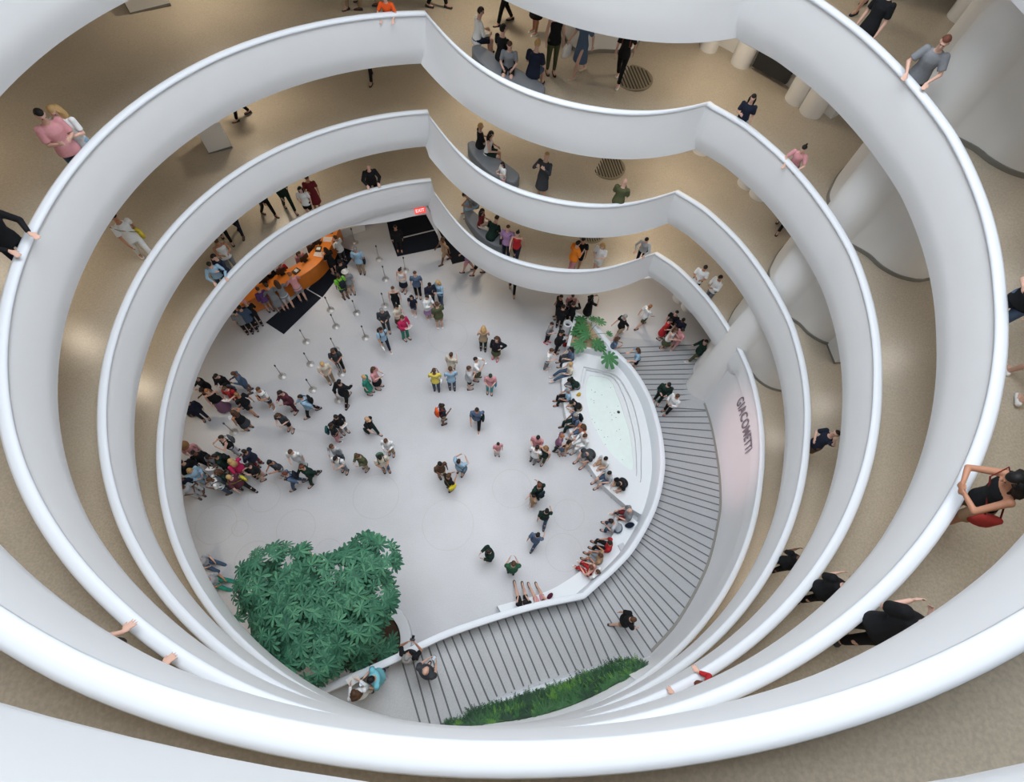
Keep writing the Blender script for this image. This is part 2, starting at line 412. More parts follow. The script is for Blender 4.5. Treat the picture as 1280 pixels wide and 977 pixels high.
# beyond the last joint the ramp goes on as a plain floor
L = [inner_pt(a) for a, b, q in stat]; Rr = [out_end(q, b) for a, b, q in stat]
li, lj = stat[-1][:2]
for t in (.25, .5, .75, 1.0):
    L.append(inner_pt(li + (len(inp) - 1.01 - li) * t)); Rr.append(at_(outp, lj + (len(outp) - 1.01 - lj) * t))
# floor of the ramp: sits on solid fill down to the ground
Lg = [inner_pt(0)] + L; Rg = [Rr[0].copy()] + Rr
for q in (Lg[0], Rg[0]): q.z = .003
V = []; F = []; n = len(Lg)
def toward(a, b, dd): return b + (b - a).normalized() * dd
for a, b in zip(Lg, Rg):
    ex = 1.2 if b.y > outp[2].y - .2 else .12
    V += [Vector((a.x, a.y, max(a.z, .003))), a.lerp(b, .5), Vector((toward(a, b, ex).x, toward(a, b, ex).y, b.z))]
for i in range(n - 1):
    for j in range(2): F.append((i * 3 + j, i * 3 + j + 1, i * 3 + j + 4, i * 3 + j + 3))
M_RG = terrazzo('ground_ramp_terrazzo', (168, 170, 173), (158, 160, 163), .06, .5)
ramp_floor = tag(mesh_obj('floor_entry_ramp', V, F, M_RG), kind='structure')
# joints
mb = MB()
for (a, b, oq) in stat:
    p, q = inner_pt(a), out_end(oq, b); w = (q - p); w.z = 0; w.normalize(); s_ = Vector((-w.y, w.x, 0)) * .024
    mb.add([p - s_ + Vector((0, 0, .006)), p + s_ + Vector((0, 0, .006)), q + s_ + Vector((0, 0, .006)), q - s_ + Vector((0, 0, .006))], [(0, 1, 2, 3)])
tag(mb.build('trim_ramp_joints', M_JOINT), kind='structure')
# low parapet along the pool side
def norm2(path, i):
    a, b = path[max(i - 1, 0)], path[min(i + 1, len(path) - 1)]; w = (b - a); return Vector((w.y, -w.x, 0)).normalized()
V = []; F = []; TH = .20
for i, p in enumerate(inp):
    nn = norm2(inp, i)            # points to the ramp or the pool side
    if i == 0: side = 1 if (at_(outp, 0) - p).dot(nn) > 0 else -1
    nn = nn * side
    zt = p.z; a = p; b = p - nn * TH
    foot_in = min(.0, zt)
    V += [Vector((a.x, a.y, zt - .93)), Vector((a.x, a.y, zt - .02)), Vector((a.x, a.y, zt)) - nn * .02, Vector((b.x, b.y, zt)) + nn * .02, Vector((b.x, b.y, zt - .02)), Vector((b.x, b.y, -.02)) - nn * .03]
k = 6
for i in range(len(inp) - 1):
    for j in range(k - 1): F.append((i * k + j, i * k + j + 1, (i + 1) * k + j + 1, (i + 1) * k + j))
F.append(tuple(range(k))); F.append(tuple((len(inp) - 1) * k + j for j in range(k)))
tag(auto_smooth(mesh_obj('wall_pool_parapet', V, F, M_RAIL), 45), kind='structure')
# tall wall with the lettering: from the ramp edge up to the first rail
def wall_top(p):
    cx, cy = centre(.75); a = math.atan2(p.x - cx, p.y - cy) / (2 * math.pi)
    if a < 0: a += 1
    return 1 - a
WALLP = []
for q in outp[1:]:
    u = wall_top(q)
    if u < .5: break
    WALLP.append((q, u))
    if len(WALLP) > 118: break
V = []; F = []
def wall_pt(i, t):
    """point on the lettered wall: i along it, t from its foot (0) to the rail (1)"""
    j = int(max(0, min(len(WALLP) - 2, math.floor(i)))); f = i - j
    q = WALLP[j][0].lerp(WALLP[j + 1][0], f); u = WALLP[j][1] * (1 - f) + WALLP[j + 1][1] * f
    top = pol(u, rT(u) - .15, rail_z(u) - .1)
    w = t ** 1.5
    return Vector((q.x + (top.x - q.x) * w, q.y + (top.y - q.y) * w, q.z + (top.z - q.z) * t))
NT = 17
for i in range(len(WALLP)):
    V += [wall_pt(i, j / (NT - 1)) for j in range(NT)]
for i in range(len(WALLP) - 1):
    for j in range(NT - 1): F.append((i * NT + j, i * NT + j + 1, (i + 1) * NT + j + 1, (i + 1) * NT + j))
tag(mesh_obj('wall_title', V, F, M_WHITE, smooth=True), kind='structure')
# dark skirting at its foot
V = []; F = []
for i in range(len(WALLP)):
    q = wall_pt(i, 0); nn = norm2(outp, i + 1)
    if (at_(inp, 5) - q).dot(nn) < 0: nn = -nn
    if (G(780, 620, .5) - q).dot(nn) < 0: nn = -nn
    V += [q + nn * .10 + Vector((0, 0, .012)), q + nn * .0 + Vector((0, 0, .012))]
for i in range(len(WALLP) - 12): F.append((2 * i, 2 * i + 1, 2 * i + 3, 2 * i + 2))
tag(mesh_obj('baseboard_title', V, F, M_BASE), kind='structure')
# lettering GIACOMETTI
def locate_wall(px, py):
    best = None
    for i in range(0, len(WALLP) - 1):
        for s_ in range(0, 41):
            p = wall_pt(i, s_ / 40); v = p - Vector((0, 0, H)); c = np.linalg.inv(RW) @ np.array(v)
            x = 640 + F_PX * c[0] / c[2]; y = 488.5 + F_PX * c[1] / c[2]
            e = (x - px) ** 2 + (y - py) ** 2
            if best is None or e < best[0]: best = (e, i, s_ / 40)
    return best[1], best[2]
i0, t0 = locate_wall(922.0, 503); i1, t1 = locate_wall(934, 568)
i2, t2 = locate_wall(931, 499); 
cu = bpy.data.curves.new('title_text', 'FONT'); cu.body = 'GIACOMETTI'; cu.size = 1; cu.extrude = 0.0; cu.space_character = 1.08; cu.offset = .02
to = bpy.data.objects.new('title_text', cu); C.objects.link(to); bpy.context.view_layer.update()
me = bpy.data.meshes.new_from_object(to.evaluated_get(bpy.context.evaluated_depsgraph_get())); bpy.data.objects.remove(to)
xs = [v.co.x for v in me.vertices]; ys = [v.co.y for v in me.vertices]; x0, x1, y0, y1 = min(xs), max(xs), min(ys), max(ys)
bm = bmesh.new(); bm.from_mesh(me)
for v in bm.verts:
    s_ = (v.co.x - x0) / (x1 - x0); tt = (v.co.y - y0) / (y1 - y0)
    ii = i0 + (i1 - i0) * s_; lo = t0 + (t1 - t0) * s_; hgt = (t2 - t0)
    p = wall_pt(ii, lo + hgt * tt); q = wall_pt(ii + 1, lo + hgt * tt); nn = Vector((-(q - p).y, (q - p).x, 0)).normalized()
    if (G(780, 620, .5) - p).dot(nn) < 0: nn = -nn
    v.co = p + nn * .045
bm.to_mesh(me); bm.free(); me.materials.append(mat('title_grey', (128, 118, 128), .6))
o = bpy.data.objects.new('wall_lettering', me); C.objects.link(o)
tag(o, 'grey capital lettering of the exhibition title on the tall white ramp wall', 'lettering', kind='thing')

# ---- bench round the pool, pool basin, monstera planter
def zpts(lst, z): return [G(x, y, z) for x, y in lst]
def index_on_inp(px, py):
    i = near(inp, G(px, py, 1.3))
    for _ in range(4): i = near(inp, G(px, py, inp[i].z))
    return i
def parapet_line(i0, i1, step=2):
    """pool-side foot line of the low parapet between two indices"""
    r = []
    for i in range(i0, i1, step):
        nn = norm2(inp, i) * side; r.append(inp[i] - nn * (TH + .0))
    return r
ia, ib = index_on_inp(765, 430), index_on_inp(816, 648)
ic = index_on_inp(619, 775)
front1 = smooth_path(zpts([(709, 433), (704, 450), (702.5, 472), (704, 500), (711, 536), (721, 558), (735, 580), (754, 606), (783, 632)], .45), 40)
side1 = parapet_line(ia, ib, 2)
# outer slab with the seed-shaped hole of the pool
sd_out = [(729.5, 457.6), (768, 467.5), (785, 490), (794.5, 514), (801, 547), (802, 578), (799, 604), (775, 582), (752, 560), (737, 535), (728, 508), (725, 482)]
sd_mid = [(729.5 + 3, 461), (765, 470), (779, 492), (787, 516), (794, 547), (796, 575), (794, 596), (771, 576), (750, 553), (737, 530), (730, 505), (728.5, 482)]
sd_in = [(737, 469), (761.6, 474), (772, 495), (779, 514), (786.6, 539), (790.5, 562.5), (790, 587), (768, 571), (751, 548), (739, 524), (733.5, 500), (733, 480)]
def seed(lst, z): return smooth_path(zpts(lst + [lst[0]], z), 61)[:-1]
O, Mi, I = seed(sd_out, .45), seed(sd_mid, .30), seed(sd_in, .16)
poly = [Vector((p.x, p.y, .45)) for p in front1] + [Vector((p.x, p.y, .45)) for p in reversed(side1)]
bm = bmesh.new()
vo = [bm.verts.new(p) for p in poly]; vi = [bm.verts.new((p.x, p.y, .45)) for p in O]
eo = [bm.edges.new((vo[i], vo[(i + 1) % len(vo)])) for i in range(len(vo))]; ei = [bm.edges.new((vi[i], vi[(i + 1) % len(vi)])) for i in range(len(vi))]
bmesh.ops.triangle_fill(bm, use_beauty=True, edges=eo + ei)
def drop(vs, z):
    w = [bm.verts.new((v.co.x, v.co.y, z)) for v in vs]
    for i in range(len(vs)): bm.faces.new((vs[i], vs[(i + 1) % len(vs)], w[(i + 1) % len(vs)], w[i]))
    return w
drop(vo[:len(front1)] + vo[len(front1):], .0)
w1 = drop(vi, .30); m1 = [bm.verts.new((p.x, p.y, .30)) for p in Mi]
for i in range(60): bm.faces.new((w1[i], w1[(i + 1) % 60], m1[(i + 1) % 60], m1[i]))
w2 = drop(m1, .16); m2 = [bm.verts.new((p.x, p.y, .16)) for p in I]
for i in range(60): bm.faces.new((w2[i], w2[(i + 1) % 60], m2[(i + 1) % 60], m2[i]))
w3 = drop(m2, .04); bm.faces.new(w3)
bmesh.ops.recalc_face_normals(bm, faces=bm.faces)
me = bpy.data.meshes.new('pool_basin'); bm.to_mesh(me); bm.free(); me.materials.append(M_POOLW)
pool = empty('fountain_pool', G(760, 530, 0), label='white seed-shaped fountain pool with shallow stepped basin inside the ramp curve', cat='fountain pool')
def adopt(o, par):
    o.parent = par; o.matrix_parent_inverse = Matrix.Translation(-par.location); return o
pb = bpy.data.objects.new('basin', me); C.objects.link(pb); adopt(pb, pool)
M_WATER = mat('pool_water', (220, 231, 228), .06, .05, 5, bump=.15); 
wt = mesh_obj('water', [Vector((p.x, p.y, .13)) for p in I], [tuple(range(60))], M_WATER); adopt(wt, pool); wt['label'] = 'pale green still water with scattered coins'
mb = MB()
for k in range(46):
    x, y = rnd.uniform(736, 786), rnd.uniform(478, 580)
    p = G(x, y, .135); 
    mb.lathe([(.016, 0), (.016, .006)], p, 8)
# keep only coins inside the basin outline
def inside(p, poly):
    c = False; n = len(poly)
    for i in range(n):
        a, b = poly[i], poly[i - 1]
        if (a.y > p.y) != (b.y > p.y) and p.x < (b.x - a.x) * (p.y - a.y) / (b.y - a.y) + a.x: c = not c
    return c
mb2 = MB()
for k in range(46):
    vs = mb.V[k * 16:(k + 1) * 16]
    if inside(vs[0], I): mb2.lathe([(.016, 0), (.016, .006)], sum(vs, Vector()) / 16, 8)
co = adopt(mb2.build('coins', mat('coin', (120, 105, 80), .4, metal=.8)), pool); co['kind'] = 'stuff'
mb = MB().lathe([(.05, .0), (.07, .02), (.03, .05)], G(773, 515, .13), 12); adopt(mb.build('drain', mat('drain_metal', (70, 72, 74), .4, metal=.6)), pool)
# second bench, tapering along the foot of the parapet
front2 = smooth_path(zpts([(778, 636), (768, 664), (752, 690), (728, 711.5), (702.5, 729), (684, 738.5), (663, 746), (640, 752), (621.5, 757)], .45), 36)
side2 = parapet_line(ib, ic, 3)
pts = [(p.x, p.y) for p in front2] + [(p.x, p.y) for p in reversed(side2)]
mb = MB().prism(pts, 0, .45)
bo = mb.build('curved_bench', M_POOLW); tag(bo, 'long white curved built-in bench below the ramp parapet, past the pool tip', 'bench')
# monstera planter at the tip
pl = empty('tip_planter', G(730, 420, 0), label='white triangular planter with sandy soil at the tip of the ramp parapet', cat='planter')
po = zpts([(719.4, 389), (745, 404), (763, 427), (757, 441), (735, 436), (708.5, 432)], .85)
cm = sum(po, Vector()) / len(po)
pi_ = [cm + (p - cm) * .86 for p in po]
n = len(po); V = [Vector((p.x, p.y, 0)) for p in po] + po + pi_ + [Vector((p.x, p.y, .70)) for p in pi_]; F = []
for r in range(3):
    for i in range(n): F.append((r * n + i, r * n + (i + 1) % n, (r + 1) * n + (i + 1) % n, (r + 1) * n + i))
adopt(mesh_obj('planter_wall', V, F, M_POOLW), pl)
adopt(mesh_obj('soil', [Vector((p.x, p.y, .72)) for p in pi_], [tuple(range(n))], mat('sandy_soil', (168, 146, 116), .9, .3, 14)), pl)

# ---- fern planter between the ramp and the descending parapet
rim_in = [((814, 822), 1.45), ((765, 828.5), 1.65), ((715, 841), 1.88), ((665, 856), 2.1), ((627, 870), 2.28), ((590, 888), 2.45), ((550, 907.5), 2.64), ((537, 914), 2.69)]
rp = smooth_path([G(p[0], p[1], z) for p, z in rim_in], 40)
fp = empty('fern_planter', G(700, 860, 1.5), label='long white crescent planter filled with ferns between the ramp and the outer parapet', cat='planter')
bot = []
for q in rp:
    u = wall_top(q); bot.append(pol(u, rT(u) - .16, rail_z(u) - .1))
V = []; F = []
sections = []
for i, q in enumerate(rp):
    f = i / (len(rp) - 1); b = bot[i]; w = (b - q); w.z = 0; wl = w.length; w.normalize()
    zt = q.z + .22
    inn1 = q + w * .05; top1 = Vector((inn1.x, inn1.y, zt)); r_ = min(.30, wl * .35)
    top2 = Vector((q.x, q.y, zt)) + w * r_; s1 = top2 + Vector((0, 0, -.16))
    e = Vector((b.x, b.y, 0)) - w * min(.12, wl * .2); s2 = Vector((e.x, e.y, max(zt - .16, b.z - .42))); s1.z = zt - .16; 
    V += [Vector((q.x, q.y, q.z - .02)), top1, top2, s1]
    sections.append((s1, s2))
for i in range(len(rp) - 1):
    for j in range(3): F.append((i * 4 + j, i * 4 + j + 1, (i + 1) * 4 + j + 1, (i + 1) * 4 + j))
adopt(mesh_obj('planter_rim', V, F, M_RAIL), fp)
V = []; F = []
for a, b in sections[3:]: V += [a, b, Vector((b.x, b.y, b.z + .05))]
for i in range(len(sections) - 4): F.append((3 * i, 3 * i + 1, 3 * i + 4, 3 * i + 3))
adopt(mesh_obj('soil', V, F, mat('dark_soil', (46, 36, 26), .95, .3, 20)), fp)
# inner face of the descending parapet behind the ferns
V = []; F = []
for i in range(len(rp)):
    b = bot[i]; s1, s2 = sections[i]
    V += [Vector((s2.x, s2.y, s2.z - .05)), b]
for i in range(len(rp) - 1): F.append((2 * i, 2 * i + 1, 2 * i + 3, 2 * i + 2))
adopt(mesh_obj('planter_wall', V, F, M_WHITE), fp)
FERN = sections

# ---- entrance header with the exit sign
V = []; F = []
us_ = [1.036 + .062 * i / 14 for i in range(15)]
for i, u in enumerate(us_):
    f = i / 14; zb = rail_z(u) - BAND; dz = .10 + .55 * math.sin(min(1, (1 - f) * 1.35 + .0) * math.pi * .62) 
    V += [pol(u, rB(u) + .12, zb + .01), pol(u, rB(u) + .12, zb - dz), pol(u, rB(u) + .35, zb - dz), pol(u, rB(u) + .35, zb + .01)]
for i in range(14):
    for j in range(3): F.append((i * 4 + j, i * 4 + j + 1, i * 4 + j + 5, i * 4 + j + 4))
tag(mesh_obj('wall_entrance_header', V, F, M_WHITE), kind='structure')
def text_mesh(txt, size, ext=.0):
    cu = bpy.data.curves.new('t', 'FONT'); cu.body = txt; cu.size = size; cu.extrude = ext; cu.align_x = 'CENTER'; cu.align_y = 'CENTER'
    o = bpy.data.objects.new('t', cu); C.objects.link(o); bpy.context.view_layer.update()
    me = bpy.data.meshes.new_from_object(o.evaluated_get(bpy.context.evaluated_depsgraph_get())); bpy.data.objects.remove(o); return me
ue = 1.0445; pe = pol(ue, rB(ue) + .07, rail_z(ue) - BAND - .28); te = -ue * 2 * math.pi
sg = empty('exit_sign', pe, 0, 'small red exit sign on the white header over the entrance mats', 'exit sign')
sg.rotation_euler = (math.radians(90), 0, -te + math.pi * 0)
sg.rotation_euler = (math.radians(62), 0, -te)
MB().box((0, 0, 0), (.46, .26, .05)).build('housing', mat('exit_red', (225, 70, 62), .5, emit=.8), sg)
me = text_mesh('EXIT', .19, .004); me.materials.append(mat('exit_letters', (250, 225, 220), .5, emit=1.0)); o = bpy.data.objects.new('lettering', me); C.objects.link(o); o.parent = sg; o.location = (0, 0, .03)

# ---- round floor grates, benches, pedestals on the ramps
def ring_z(x, y, K):
    u = K + .0
    for _ in range(6):
        cx, cy = centre(u); a = math.atan2(x - cx, y - cy) / (2 * math.pi); u = K - a
    return rail_z(u) - .95
M_SLOT = mat('slot_dark', (58, 54, 46), .8); M_GR = mat('grate_metal', (140, 130, 112), .45, metal=.2)
for K in (1, 2, 3):
    x, y = 4.85, 15.75; z = ring_z(x, y, K)
    g = empty('floor_grate', (x, y, z), math.radians(8), label='round slotted floor grate behind the bulge on the %s ramp' % {1: 'lowest', 2: 'middle', 3: 'highest'}[K], cat='floor grate', group='round floor grates')
    MB().lathe([(.66, -.0), (.66, .012), (.60, .014), (0.01, .014)], (0, 0, 0), 40).build('plate', M_GR, g)
    sl = MB()
    for k in range(11):
        xx = -.52 + k * .104; hh = math.sqrt(max(.01, .60 ** 2 - xx * xx)); sl.box((xx, 0, .017), (.045, 2 * hh * .95, .006))
    sl.build('slot', M_SLOT, g)
M_BEN = mat('bench_grey', (112, 116, 122), .7, .05, 6)
for K, (f0, f1) in ((1, (-.034, .030)), (2, (-.028, .026)), (3, (-.022, .040))):
    a0, a1 = (-.027, .027) if K == 1 else ((-.024, .028) if K == 2 else (-.021, .043))
    top = []; n_ = 26; inner = []; outer = []
    ends = {1: (-.0285, .016), 2: (-.0270, .021), 3: (-.0255, .036)}[K]
    for i in range(n_):
        a = ends[0] + (ends[1] - ends[0]) * i / (n_ - 1); u = K - a; b = pol(u, rT(u), 0)
        u2 = K - a - .004; c2 = pol(u2, rT(u2), 0); w = (c2 - b); nn = Vector((-w.y, w.x, 0)).normalized()
        if nn.dot(pol(u, rT(u) + 1, 0) - b) < 0: nn = -nn
        e = math.sin(math.pi * i / (n_ - 1)) ** .25 if 0 < i < n_ - 1 else .3
        mid = b + nn * .92
        inner.append((mid - nn * .36 * e, rail_z(u) - .95)); outer.append((mid + nn * .36 * e, rail_z(u) - .95))
    path = inner + outer[::-1]
    mb = MB(); P2 = [p for p, z in path]; Z = [z for p, z in path]; cm = sum(P2, Vector()) / len(P2)
    rings = [[Vector((p.x, p.y, z - .01)) for p, z in zip(P2, Z)], [Vector((p.x, p.y, z + .38)) for p, z in zip(P2, Z)],
             [Vector((p.x, p.y, z + .43)) + ((outer[::-1][i - n_][0] if i >= n_ else inner[i][0]) * 0) for i, (p, z) in enumerate(zip(P2, Z))]]
    mb.loft(rings)
    o = auto_smooth(mb.build('curved_bench', M_BEN, bevel=.05), 40)
    tag(o, 'grey upholstered curved bench along the inside of the bulge on the %s ramp' % {1: 'lowest', 2: 'middle', 3: 'highest'}[K], 'bench', 'grey benches along the bulging parapet')
def pedestal(px, py, K, size, rz, label):
    p, u = ring(px, py, K, 0.0)
    g = empty('display_pedestal', p, rz, label, 'pedestal')
    MB().box((0, 0, size[2] / 2), size).build('plinth', M_WALL, g, bevel=.01)
    MB().box((0, 0, .03), (size[0] + .03, size[1] + .03, .06)).build('base_trim', M_BASE, g)
pedestal(272, 180, 2, (.75, .75, .95), .5, 'cream display pedestal on the second ramp floor beyond the wide gap')
pedestal(185, 6, 3, (1.1, .6, .5), .55, 'low cream display pedestal at the top edge near the upper ramp wall')
pedestal(1046, 440, 2, (.5, .8, 1.0), .05, 'white display pedestal beside the curved core wall on the second ramp')
# round white bins
def bin_(p, h, r, label):
    g = empty('litter_bin', p, 0, label, 'bin')
    auto_smooth(MB().lathe([(r * .92, 0), (r * .95, .02), (r, h - .03), (r, h), (r * .72, h + .01), (r * .62, h - .02), (r * .58, h - .25), (0.01, h - .25)], (0, 0, 0), 28).build('drum', M_POOLW, g), 40)
    MB().lathe([(0.01, h - .20), (r * .585, h - .20), (r * .585, h - .19), (0.01, h - .19)], (0, 0, 0), 20).build('liner', mat('liner_black', (22, 24, 26), .5), g)
p = G(710, 404, .85); bin_((p.x, p.y, 0), .85, .20, 'round white bin with a dark opening beside the tip planter')
p, u = ring(843, 829, 1, .75, 1); cx, cy = centre(u); rr = math.hypot(p.x - cx, p.y - cy)
if rr < rT(u) + .25:
    q = pol(u, rT(u) + .25, p.z); p = q
bin_((p.x, p.y, p.z - .75), .75, .21, 'round white bin behind the parapet at the end of the fern planter')
# ================================================================ people: one body surface per pose, clothing on top
def frame(fwd_pitch, yaw=0.0):
    """rotation: pitch forward (positive looks down), then yaw"""
    return Matrix.Rotation(yaw, 3, 'Z') @ Matrix.Rotation(-fwd_pitch, 3, 'X')
ARMS = {   # elbow and wrist offsets from the shoulder, x outward, y forward
    'down': ((.05, -.02, -.28), (.06, .05, -.52)), 'fwd': ((.04, .11, -.25), (.02, .30, -.40)), 'back': ((.05, -.15, -.24), (.06, -.17, -.49)),
    'phone': ((.05, .05, -.27), (-.07, .27, -.19)), 'photo': ((.09, .19, -.16), (-.06, .30, .02)), 'lap': ((.06, .07, -.27), (-.04, .30, -.31)),
    'akimbo': ((.22, -.06, -.18), (.04, .09, -.33)), 'rail': ((.13, .08, -.25), (.02, .26, -.37)), 'reach': ((.20, .03, -.22), (.12, .15, -.34)), 'elbow': ((.10, .20, -.25), (-.13, .27, -.28)),
    'fold': ((.07, .08, -.26), (-.15, .22, -.24)), 'up': ((.12, .10, .23), (.10, .22, .46)), 'ear': ((.15, .10, -.20), (.02, .12, .06)), 'prop': ((.12, -.20, -.22), (.10, -.25, -.45))}
#        lean  head  (thigh, knee flex) L and R   arms L, R        hip spread
POSES = {
    'stand': (.02, .10, (.03, .03), (-.03, .03), 'down', 'down', .0),
    'look': (.03, .45, (.05, .06), (-.04, .03), 'phone', 'phone', .0),
    'hold': (.03, .30, (.02, .02), (-.05, .04), 'down', 'phone', .0),
    'folded': (.0, .15, (.06, .08), (-.03, .02), 'fold', 'fold', .0),
    'akimbo': (.0, .05, (.05, .05), (-.05, .02), 'akimbo', 'down', .02),
    'walk': (.06, .15, (.34, .12), (-.24, .26), 'back', 'fwd', .0),
    'stride': (.06, .25, (-.22, .28), (.33, .10), 'phone', 'back', .0),
    'photo': (-.02, -.05, (.04, .03), (-.04, .03), 'photo', 'photo', .02),
    'wave': (.0, -.25, (.04, .03), (-.04, .03), 'up', 'fold', .0),
    'ear': (.0, .05, (.10, .12), (-.04, .03), 'down', 'ear', .0),
    'rail': (.26, .30, (.02, .05), (-.10, .05), 'rail', 'rail', .02),
    'leanout': (.42, .45, (.05, .12), (-.12, .05), 'reach', 'reach', .03),
    'elbows': (.32, .55, (.02, .05), (-.14, .05), 'elbow', 'elbow', .03),
    'sit': (.12, .42, (1.42, 1.36), (1.45, 1.45), 'lap', 'lap', .03),
    'sit_tall': (.04, .12, (1.45, 1.10), (1.42, 1.50), 'lap', 'fold', .04),
    'sit_bent': (.62, .55, (1.40, 1.45), (1.45, 1.40), 'phone', 'lap', .06),
    'sit_prop': (-.16, .05, (1.40, .95), (1.42, 1.15), 'prop', 'lap', .05),
    'sit_legs': (.06, .3, (1.45, .55), (1.40, .75), 'lap', 'phone', .05),
}
def skeleton(pose):
    lean, hp, L, R_, aL, aR, spread = POSES[pose]
    J = {}
    seated = pose.startswith('sit')
    def leg(sx, th, fl):
        hip = Vector((sx * .095, 0, 0)); kn = hip + Vector((sx * spread * 2.2, math.sin(th), -math.cos(th))).normalized() * .43
        an = kn + Vector((0, math.sin(th - fl), -math.cos(th - fl))) * .42
        return hip, kn, an
    l, r = leg(-1, *L), leg(1, *R_)
    low = min(l[2].z, r[2].z)
    pz = .55 if seated else -low + .085
    off = Vector((0, 0, pz)); J['pel'] = off.copy()
    J['legL'] = [p + off for p in l]; J['legR'] = [p + off for p in r]
    for k in ('legL', 'legR'):
        if seated and J[k][2].z < .085: J[k][2].z = .085
    sd = Vector((0, math.sin(lean), math.cos(lean))); J['sd'] = sd; J['lean'] = lean
    J['neck'] = off + sd * .53; J['sh'] = off + sd * .475
    hd = Vector((0, math.sin(lean * .8 + hp * .5), math.cos(lean * .8 + hp * .5)))
    J['head'] = J['neck'] + hd * .185; J['hrot'] = frame(lean * .7 + hp); J['hp'] = hp
    Rl = frame(lean * .8)
    for nm, sx, ar in (('armL', -1, aL), ('armR', 1, aR)):
        s = J['sh'] + Vector((sx * .185, 0, 0)); e, w = ARMS[ar]
        rot = frame(0) if ar in ('reach', 'rail', 'elbow') else frame(lean * .5)
        J[nm] = [s, s + rot @ Vector((sx * e[0], e[1], e[2])), s + rot @ Vector((sx * w[0], w[1], w[2]))]
    return J
def torso_rings(J, prof, n=16):
    """prof: list of (distance up the spine, half width, half depth, forward shift)"""
    rings = []; sd = J['sd']; fw = Vector((0, math.cos(J['lean']), -math.sin(J['lean'])))
    for h, a, b, s in prof:
        q = max(0, min(1, (h + .05) / .2)); dirn = Vector((0, 0, 1)).lerp(sd, q); f = Vector((0, 1, 0)).lerp(fw, q)
        c = J['pel'] + sd * h if h > 0 else J['pel'] + Vector((0, 0, h)); c = c + f * s
        rings.append([c + Vector((a * math.cos(t), 0, 0)) + f * (b * math.sin(t)) for t in [2 * math.pi * j / n for j in range(n)]])
    return rings
def remesh(mb, voxel, smooth_it=2, name='m'):
    o = mb.build(name)
    r = o.modifiers.new('r', 'REMESH'); r.mode = 'VOXEL'; r.voxel_size = voxel; r.use_smooth_shade = True
    if smooth_it: s = o.modifiers.new('s', 'SMOOTH'); s.factor = .5; s.iterations = smooth_it
    bpy.context.view_layer.update()
    me = bpy.data.meshes.new_from_object(o.evaluated_get(bpy.context.evaluated_depsgraph_get()))
    old = o.data; bpy.data.objects.remove(o); bpy.data.meshes.remove(old)
    me.polygons.foreach_set('use_smooth', [True] * len(me.polygons)); me.materials.clear(); me.materials.append(M_SKIN); me.name = name
    return me
_cache = {}
def hand(mb, J, nm, sx, flat=False):
    s, e, w = J[nm]; dd = (w - e).normalized(); side = Vector((0, 0, -1)) if abs(dd.z) < .7 else Vector((0, 1, 0))
    nrm = dd.cross(side).normalized(); wid = nrm.cross(dd).normalized()
    if flat: wid, nrm = Vector((1, 0, 0)), Vector((0, 0, -1)); dd = Vector((0, .94, -.34))
    M = Matrix((wid, nrm, dd)).transposed()
    mb.ell(w + dd * .045, (.042, .017, .055), M, 12, 8)
    cn = nrm * (1 if nrm.x * sx < 0 or flat else -1)      # curl towards the body
    for i, (o_, ln) in enumerate(((-.030, .062), (-.010, .072), (.011, .068), (.030, .052))):
        b = w + dd * .085 + wid * o_; m_ = b + dd * ln * .5 + cn * (.004 if flat else .010) + wid * o_ * .25; t = m_ + (dd * (.9 if flat else .55) + cn * (.25 if flat else .7)) * ln * .5 + wid * o_ * .15
        mb.cone(w + dd * .06 + wid * o_ * .9, b, .0105, .010, 8); mb.cone(b, m_, .010, .0092, 8); mb.cone(m_, t, .0092, .0075, 8); mb.ell(t, (.0078,) * 3, None, 6, 4); mb.ell(m_, (.0094,) * 3, None, 6, 4)
    tb = w + dd * .03 - wid * .035; tm = tb - wid * .022 + dd * .03 + cn * .008; tt = tm + dd * .028 - wid * .004
    mb.cone(tb, tm, .013, .011, 8); mb.cone(tm, tt, .0105, .0085, 8); mb.ell(tt, (.0088,) * 3, None, 6, 4); mb.ell(tm, (.011,) * 3, None, 6, 4)
FLAT = {'leanout', 'rail'}
